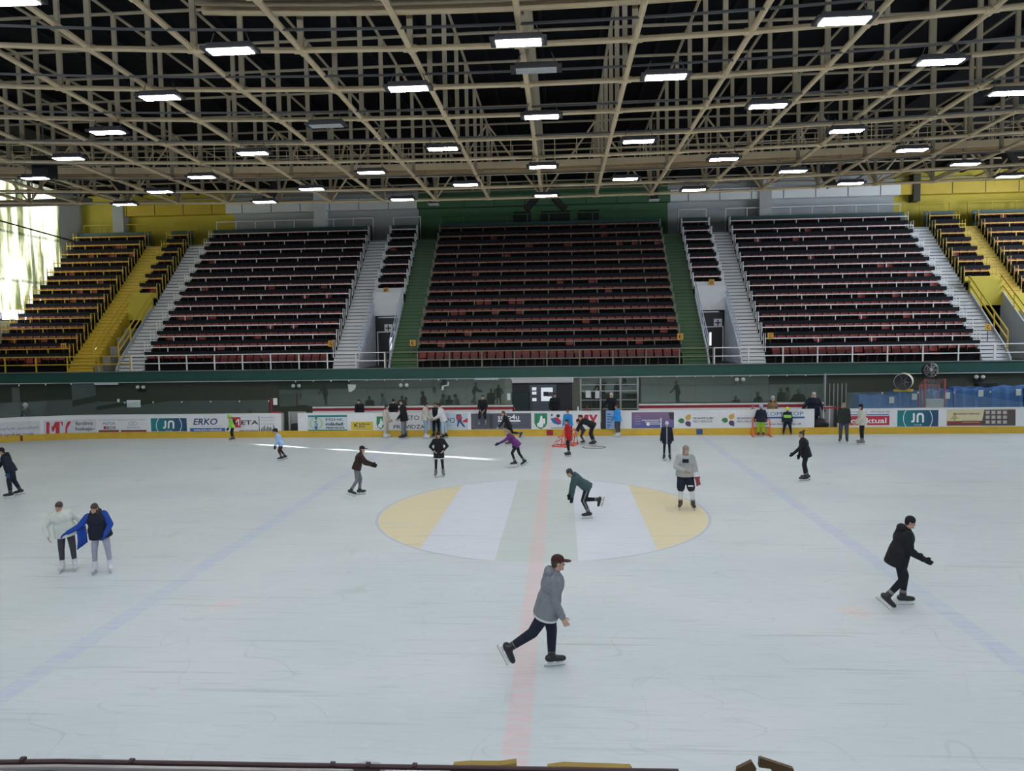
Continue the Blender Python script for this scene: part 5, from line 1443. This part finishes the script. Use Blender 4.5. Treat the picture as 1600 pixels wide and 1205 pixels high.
        if skates:
            so_ = an-fu*(.088*k)
            g = MB(); g.obox(so_-fu*.018-ff*.035*k, ff*.035, fs_*.011, fu*.022); g.obox(so_-fu*.018+ff*.125*k, ff*.035, fs_*.011, fu*.022); g.obox(so_-fu*.042+ff*.045*k, ff*.15*k, fs_*.012, fu*.012)
            g.build('blade_holder', M_holder, sk)
            MB().obox(so_-fu*.060+ff*.045*k, ff*.16*k, fs_*.003, fu*.012).build('blade', M_blade, sk)
    e['_h'] = 0
    del e['_h']
    return e, J, dict(f=f, s=s, t=t, k=k, us=us, uf=uf, chest=chest, pel=pel, neck=neck, at=at_, hf=hf, hs=hs_, hu=hu)


def G(x, y): q = onZ(x, y); return (q.x, q.y)
def HT(x, y0, y1): return onY(x, y1, onZ(x, y0).y).z


# --- skaters out on the ice
person('person skating right near the camera, grey hooded sweatshirt, dark red cap, black trousers', G(862, 1041), 1.80, 4, True, L=13, hp=4, lt=(9, 2), ls=(-1, 2), rt=(-34, 5), rs=(-58, 3), rf=62, la=(2, 8), lb=(12, 4), ra=(-2, 9), rb=(26, 4),
       jacket=K_grey, jl=.115, jw=1.24, hood=K_grey, hem=K_white, trousers=K_navy, tw=1.12, hat='cap', hatm=K_choc, hair='short', hairm=H_brown, sup='L')
person('person all in black with a black beanie skating right, arm stretched forward', G(1410, 946), 1.76, 350, True, L=15, hp=14, hy=-15, lt=(22, 2), ls=(-4, 2), rt=(8, 4), rs=(-40, 4), rf=40, la=(10, 6), lb=(50, 4), ra=(4, 10), rb=(62, 2),
       jacket=K_black, jl=.16, jw=1.22, trousers=K_black, tw=.95, hood=K_black, hscale=.9, hat='beanie', hatm=K_black, hairm=H_dark, gloves=K_black, sup='L')
person('person in a pale fleece pullover and dark trousers leaning over on white skates', G(108, 892), 1.60, 298, True, L=6, roll=-9, hp=26, hy=-22, hr=-14, lt=(4, 6), ls=(-4, 3), rt=(3, 2), rs=(-3, 0), la=(-20, 40), lb=(20, 30), ra=(6, 34), rb=(24, -14),
       jacket=K_pale, jl=.10, jw=1.2, trousers=K_dgrey, tw=.95, boots=B_white, hairm=H_brown, hair='short', sup='M')
e, J, f_ = person('person in dark jacket with blue sleeves and light leggings on white skates', G(161, 894), 1.60, 296, True, L=10, roll=-7, hp=28, hy=-20, hr=-14, lt=(6, 8), ls=(-6, 4), rt=(4, 6), rs=(-8, 2), la=(8, 26), lb=(30, -22), ra=(4, 42), rb=(16, 64),
       jacket=K_navy, jl=.10, jw=1.22, sleeves=K_blue, trousers=K_legg, tw=.92, boots=B_white, hairm=H_brown, hair='bob', gloves=K_blue, sup='M', hood=K_navy)
g = MB(); a0, a1 = J['shR'].lerp(J['elR'], .25)-Z*.12, J['elR'].lerp(J['wrR'], .2)-Z*.04; n = 6
for q in range(n+1):
    p = a0.lerp(a1, q/n)
    for w in range(5): g.v.append(tuple(p-Z*(w*.105*(1-.10*(n-q)/n))+f_['f']*.03*math.sin(q*1.5+w)))
for q in range(n):
    for w in range(4): i = q*5+w; g.f.append((i, i+1, i+6, i+5))
me_ = g.build('jacket_flap', K_blue, e, True); sm = me_.modifiers.new('thickness', 'SOLIDIFY'); sm.thickness = .02
e, J, f_ = person('person in grey hooded top, black shorts, white hockey socks and one red glove', G(1073, 795), 1.88, 262, L=4, hp=14, hy=12, lt=(5, 9), ls=(-6, 7), rt=(6, 4), rs=(-10, 1), la=(2, 18), lb=(12, 10), ra=(34, 16), rb=(48, -60),
       jacket=K_hgrey, jl=.04, jw=1.22, trousers=K_navy, tw=1.15, short=True, socks=K_white, hat='hood', hatm=cl('taupe', (.25, .22, .18)), hair=None, hairm=H_blond, sup='M', boots=B_brown)
g = MB(); w0 = J['wrL']; hd = (J['wrL']-J['elL']).normalized()
g.cap(w0-hd*.02, w0+hd*.02, .085, .08); g.obox(w0+hd*.11, f_['f']*.085, f_['s']*.06, hd*.085)
for q in range(4): g.cap(w0+hd*.15+f_['f']*(.05-.033*q), w0+hd*.22+f_['f']*(.05-.033*q)-f_['s']*.04, .026, .024, 8)
g.cap(w0+hd*.06+f_['f']*.07, w0+hd*.13+f_['f']*.10, .026, .024, 8)
g3 = MB(); g3.cap(w0-hd*.09, w0-hd*.03, .088, .088); solid('glove_cuff', g3, K_white, e, .01, 2)
solid('hockey_glove', g, cl('glove_red', (.26, .06, .07)), e, .01, 2)
MB().obox(J['hipL'].lerp(J['knL'], .74)+f_['f']*.115, f_['s']*.07, f_['f']*.015, Z*.018).build('shorts_mark', K_white, e)
MB().obox(f_['chest']+f_['uf']*.172+f_['t']*.05, f_['us']*.085, f_['uf']*.02, f_['t']*.05).build('chest_print', K_navy, e)
person('person bent low skating left on one leg, green hooded top and striped black trousers', G(920, 810), 1.66, 184, L=54, hp=24, lt=(20, 2), ls=(-24, 2), rt=(8, 5), rs=(-88, 4), rf=76, la=(12, 6), lb=(10, 4), ra=(16, 8), rb=(12, 5),
       jacket=K_green, jl=.06, jw=1.1, hood=K_green, trousers=K_black, hat='beanie', hatm=K_dgrey, hairm=H_dark, gloves=K_black, stripe=K_leg, sup='L')
person('person in black cap, brown top and grey leggings, arms reaching ahead', G(562, 773), 1.66, 13, L=17, hp=8, lt=(16, 2), ls=(-6, 2), rt=(2, 4), rs=(-34, 4), rf=18, la=(34, 8), lb=(66, 2), ra=(30, 8), rb=(72, 2),
       jacket=K_brown, jl=.04, jw=1.05, trousers=K_leg, tw=.9, hat='cap', hatm=K_black, hair='long', hairm=H_brown, sup='L', hem=None, gloves=K_black)
person('person in black hat and black coat with white hem, hands at the belt', G(687, 745), 1.66, 279, L=2, hp=10, lt=(3, 5), ls=(-3, 4), rt=(3, 4), rs=(-3, 2), la=(-6, 34), lb=(48, -34), ra=(-6, 34), rb=(48, -34),
       jacket=K_black, jl=.22, jw=1.0, hem=K_white, trousers=K_black, tw=.78, hat='beanie', hatm=K_black, hair='bob', hairm=H_dark, boots=B_grey, sup='M')
person('person in a purple jacket with blond tied hair leaning left with an arm held out', G(812, 730), 1.60, 186, L=40, hp=16, lt=(30, 4), ls=(-18, 2), rt=(-14, 4), rs=(-32, 4), rf=34, la=(56, 18), lb=(66, 10), ra=(-30, 30), rb=(-10, 20),
       jacket=K_purple, jl=.1, jw=1.08, trousers=K_black, tw=.85, hair='tail', hairm=H_blond, gloves=K_navy, sup='M')
person('person in black with red hair gliding left along the boards, one leg lifted behind', G(796, 696), 1.66, 184, L=24, hp=10, lt=(12, 2), ls=(-14, 2), rt=(-26, 4), rs=(-84, 4), rf=60, la=(30, 8), lb=(40, 0), ra=(-8, 8), rb=(14, 4),
       jacket=K_black, jl=.08, trousers=K_black, tw=.85, hairm=H_red, hair='short', boots=B_brown, sup='L')
e, J, f_ = person('person in a white hat and navy coat with white zip, facing the camera', G(1042, 719), 1.58, 262, L=2, hp=8, lt=(4, 3), ls=(-3, 2), rt=(6, 3), rs=(-8, 2), la=(2, 12), lb=(8, 8), ra=(2, 12), rb=(8, 8),
       jacket=K_navy, jl=.2, jw=1.05, trousers=K_black, tw=.78, hat='beanie', hatm=K_white, hair='short', hairm=H_brown, boots=B_black, sup='M')
MB().tube([f_['neck']+f_['uf']*.10, f_['chest']+f_['uf']*.155, f_['pel']+f_['f']*.165+Z*.06, f_['pel']+f_['f']*.165-Z*.18], .012, 6).build('zip', K_white, e)
person('person all in black with brown hair in a bun skating left', G(1260, 751), 1.70, 168, L=12, hp=6, lt=(10, 3), ls=(-8, 2), rt=(4, 3), rs=(-14, 2), la=(28, 10), lb=(48, 4), ra=(6, 8), rb=(14, 4),
       jacket=K_black, jl=.12, jw=1.15, trousers=K_black, hair='bun', hairm=H_brown, sup='M', gloves=K_black)
person('person in a dark hooded jacket with blue glove skating left at the left edge', G(17, 778), 1.70, 210, L=18, hp=16, lt=(6, 3), ls=(-3, 2), rt=(-8, 3), rs=(-24, 3), rf=8, la=(-14, 8), lb=(-4, 4), ra=(30, 8), rb=(36, 4),
       jacket=K_navy, jl=.1, jw=1.15, hood=K_black, trousers=K_navy, tw=1.1, hat='beanie', hatm=K_black, hairm=H_dark, gloves=cl('teal_glove', (.03, .07, .12)), sup='L')
e, J, f_ = person('child in lime jacket and helmet with dark red backpack skating left', G(364, 689), HT(363, 689, 645), 204, child=True, L=12, hp=12, lt=(16, 3), ls=(-8, 2), rt=(6, 3), rs=(-10, 2), la=(16, 8), lb=(26, 4), ra=(10, 8), rb=(24, 4),
       jacket=K_lime, jl=.04, trousers=K_black, hat='helmet', hatm=K_lime, hair=None, gloves=K_black, boots=B_brown, sup='M')
g = MB(); g.ell(f_['chest']-f_['uf']*.17*f_['k']-f_['t']*.03, f_['us']*.14*f_['k'], f_['uf']*.09*f_['k'], f_['t']*.2*f_['k']); solid('backpack', g, K_maroon, e, .012, 2)
person('child in a light blue jacket and black hat skating left on bent knees', G(440, 720), 1.44, 202, child=True, L=22, hp=14, lt=(22, 3), ls=(-20, 2), rt=(6, 4), rs=(-34, 3), rf=8, la=(8, 8), lb=(18, 4), ra=(6, 8), rb=(20, 4),
       jacket=K_lsky, jl=.1, jw=1.1, trousers=K_maroon, tw=.9, hat='beanie', hatm=K_black, hair=None, gloves=K_black, sup='L', boots=B_black)
# --- along the boards
person('person all in cream with dark hair standing by the town crest on the boards', G(603, 684), HT(603, 684, 631), 350, L=3, hp=6, lt=(3, 2), rt=(1, 2), la=(6, 8), lb=(40, -10), ra=(6, 8), rb=(40, -10), jacket=K_cream, jl=.08, trousers=K_cream, tw=1.05, hair='long', hairm=H_dark, boots=B_white, sup='M')
person('person in a black jacket and grey cargo trousers standing over the word MESTO', G(632, 685.5), HT(631, 685.5, 622), 186, L=4, hp=10, la=(6, 10), lb=(40, -4), ra=(6, 10), rb=(40, -4), lt=(6, 4), rt=(0, 4), jacket=K_black, jl=.16, jw=1.12, trousers=K_leg, tw=1.12, hair='short', hairm=H_dark, boots=B_black, sup='M')
person('person in cream jacket and light jeans, left of three standing together', G(665, 685), HT(668, 685, 627), 10, L=3, hp=10, la=(6, 8), lb=(50, -8), ra=(6, 8), rb=(50, -8), jacket=K_cream, jl=.06, jw=1.12, trousers=K_jean, tw=1.08, hair='short', hairm=H_dark, boots=B_white, sup='M')
person('long-haired person in black over white, middle of three standing together', G(682, 683), HT(682, 683, 627), 268, L=3, hp=10, la=(6, 12), lb=(44, -26), ra=(6, 12), rb=(44, -26), jacket=K_black, jl=.12, jw=1.05, sleeves=K_white, trousers=K_black, hair='long', hairm=H_brown, boots=B_black, sup='M')
person('person in white jacket and pale jeans, right of three standing together', G(695, 685.5), HT(692, 685.5, 627), 182, L=16, hp=18, la=(16, 10), lb=(56, -6), ra=(16, 10), rb=(56, -6), lt=(4, 4), rt=(-6, 4), rs=(-10, 2), jacket=K_white, jl=.12, jw=1.14, trousers=K_pjean, hair='short', hairm=H_dark, boots=B_black, sup='M')
e, J, f_ = person('child in a red jacket and black trousers standing by the red line, looking left', G(889, 713), HT(886, 713, 653), 196, L=4, hp=6, lt=(6, 6), ls=(-4, 4), rt=(2, 4), rs=(-10, 2), la=(8, 8), lb=(22, 6), ra=(-4, 10), rb=(10, 8), jacket=K_red, jl=.18, jw=1.02, trousers=K_black, tw=.88, hair='short', hairm=H_dark, boots=B_black, sup='M')
person('person in a blue jacket with dark hair half hidden behind the boy in red', G(889, 691), HT(887, 691, 637), 250, L=14, hp=14, la=(10, 8), lb=(30, 0), ra=(10, 8), rb=(30, 0), jacket=K_sky, jl=.08, jw=1.1, trousers=K_maroon, hair='short', hairm=H_red, boots=B_black, sup='M')
person('adult in a black jacket bending forward over a small child', G(928, 696), 1.74, 186, L=62, hp=8, lt=(18, 4), ls=(-20, 3), rt=(6, 4), rs=(-22, 3), la=(44, 6), lb=(20, 2), ra=(40, 6), rb=(24, 2), jacket=K_black, jl=.1, jw=1.1, trousers=K_black, hair='short', hairm=H_dark, boots=B_black, sup='M')
person('small child in dark clothes crouching in front of the bending adult', G(912, 694), 1.30, 190, child=True, L=30, hp=20, lt=(30, 4), ls=(-26, 3), rt=(20, 4), rs=(-28, 3), la=(30, 6), lb=(44, 2), ra=(30, 6), rb=(44, 2), jacket=K_dgrey, jl=.05, trousers=K_dgrey, hat='beanie', hatm=K_maroon, hair=None, gloves=K_white, boots=B_black, sup='M')
q = onY(955, 660, 14.75)
person('person in black stepping through the gate beside the blue advert door', (3.05, 15.25), 1.86, 240, skates=True, base=.3, L=10, hp=18, lt=(10, 4), ls=(-10, 3), la=(4, 16), lb=(14, 10), ra=(10, 36), rb=(14, 30), jacket=K_black, jl=.1, trousers=K_navy, tw=.9, hair='bob', hairm=H_grey, boots=B_black, sup='M')
person('person in a bright blue jacket and dark trousers on white skates at the gate', G(966, 683), HT(965, 683, 631), 150, L=6, hp=8, la=(14, 10), lb=(34, 4), ra=(14, 10), rb=(34, 4), jacket=K_sky, jl=.1, jw=1.16, trousers=K_djean, tw=1.1, hair='short', hairm=H_red, boots=B_white, sup='M')
person('child in a light blue helmet, navy jacket and lime trousers seen from behind', G(1189, 682), HT(1188, 682, 629), 78, child=True, L=4, hp=10, la=(20, 16), lb=(34, 12), ra=(20, 16), rb=(34, 12), jacket=K_navy, jl=.12, jw=1.2, trousers=K_limep, tw=1.25, hat='helmet', hatm=K_lsky, hair=None, gloves=K_black, boots=B_black, sup='M', hscale=.86)
person('child in a yellow helmet and bright vest with navy trousers seen from behind', G(1230, 681), HT(1230, 681, 633), 75, child=True, L=4, hp=8, lt=(4, 11), ls=(-2, 9), rt=(4, 11), rs=(-2, 9), la=(10, 14), lb=(30, 6), ra=(10, 14), rb=(30, 6), jacket=K_navy, jl=.06, jw=1.12, vest=K_lime, trousers=K_navy, tw=1.2, hat='helmet', hatm=cl('yellow', (.60, .72, .06)), hair=None, gloves=K_black, boots=B_black, sup='M', hscale=.86)
person('stout person in an olive jacket and grey jeans by the right-hand gate', G(1318, 691), HT(1317, 691, 627), 245, L=2, hp=4, hy=-30, la=(2, 9), lb=(10, 5), ra=(0, 9), rb=(12, 4), jacket=K_olive, jl=.1, jw=1.2, trousers=K_djean, tw=1.15, hair='short', hairm=mat('hair_thin', (.30, .20, .15), .6), boots=B_black, sup='M')
person('person in a cream fur jacket and black trousers with a black hat', G(1347, 694), HT(1348, 694, 629), 168, L=4, hp=6, la=(6, 10), lb=(46, -8), ra=(6, 10), rb=(46, -8), jacket=K_cream, jl=.1, jw=1.22, trousers=K_black, tw=.95, hat='beanie', hatm=K_black, hair='long', hairm=H_dark, boots=B_grey, sup='M')
# --- behind the boards
def behind(px_, top, Y, label, head, zb=.25, **kw):
    p = onY(px_, top, Y); H = max(p.z-zb, .8)
    return person(label, (p.x, Y), H, head, skates=False, base=zb, sup='M', **kw)


behind(562, 622, 16.1, 'person in dark coat and slate scarf behind the boards, left of the town crest', 265, hp=10, hy=-30, la=(10, 10), lb=(60, -20), ra=(10, 10), rb=(60, -20), jacket=K_black, jw=1.2, hair='short', hairm=H_dark, vest=None, hood=cl('slate_scarf', (.08, .09, .13)))
behind(615, 621, 16.1, 'person in a black hat and black coat behind the boards over the word MESTO', 270, hp=14, la=(10, 10), lb=(60, -20), ra=(10, 10), rb=(60, -20), jacket=K_black, jw=1.15, hat='beanie', hatm=K_black, hairm=H_dark)
person('person in black sitting on the boards above the slate advert, hands joined', (onY(755, 646, 15.0).x, 14.98), 1.70, 268, skates=True, seat=1.33, L=6, hp=8, lt=(66, 6), ls=(-8, 4), rt=(66, 6), rs=(-8, 4), la=(18, 10), lb=(46, -24), ra=(18, 10), rb=(46, -24), jacket=K_black, jl=.02, trousers=K_black, hair='short', hairm=H_dark, boots=B_grey)
behind(867, 612, 16.6, 'heavy person in black standing in front of the middle doorway', 262, hp=4, la=(6, 12), lb=(30, -8), ra=(6, 12), rb=(30, -8), jacket=K_black, jw=1.25, hair='short', hairm=H_dark)
behind(1207, 616, 15.8, 'child in a grey hat and tan jacket behind the boards at the KOMATOP advert', 262, zb=.25, child=True, hp=14, jacket=K_tan, sleeves=K_leg, hat='beanie', hatm=K_hgrey, hair=None, hood=K_black)
behind(1176, 630, 15.7, 'small child in a pink hat just showing above the boards', 270, zb=.25, child=True, jacket=K_dgrey, hat='beanie', hatm=K_pink, hair=None)
behind(1271, 610, 16.0, 'person in a navy puffer coat with a pale headscarf behind the right-hand gap', 262, zb=0., hp=6, la=(4, 30), lb=(14, 24), ra=(4, 34), rb=(14, 30), jacket=K_navy, jl=.2, jw=1.25, hair='long', hairm=H_grey, trousers=K_black)
behind(41, 627, 16.2, 'small child in a white hat behind the far left corner glass', 280, zb=0., child=True, jacket=K_black, hat='beanie', hatm=K_white, hair=None, trousers=K_white)
flush_solid()
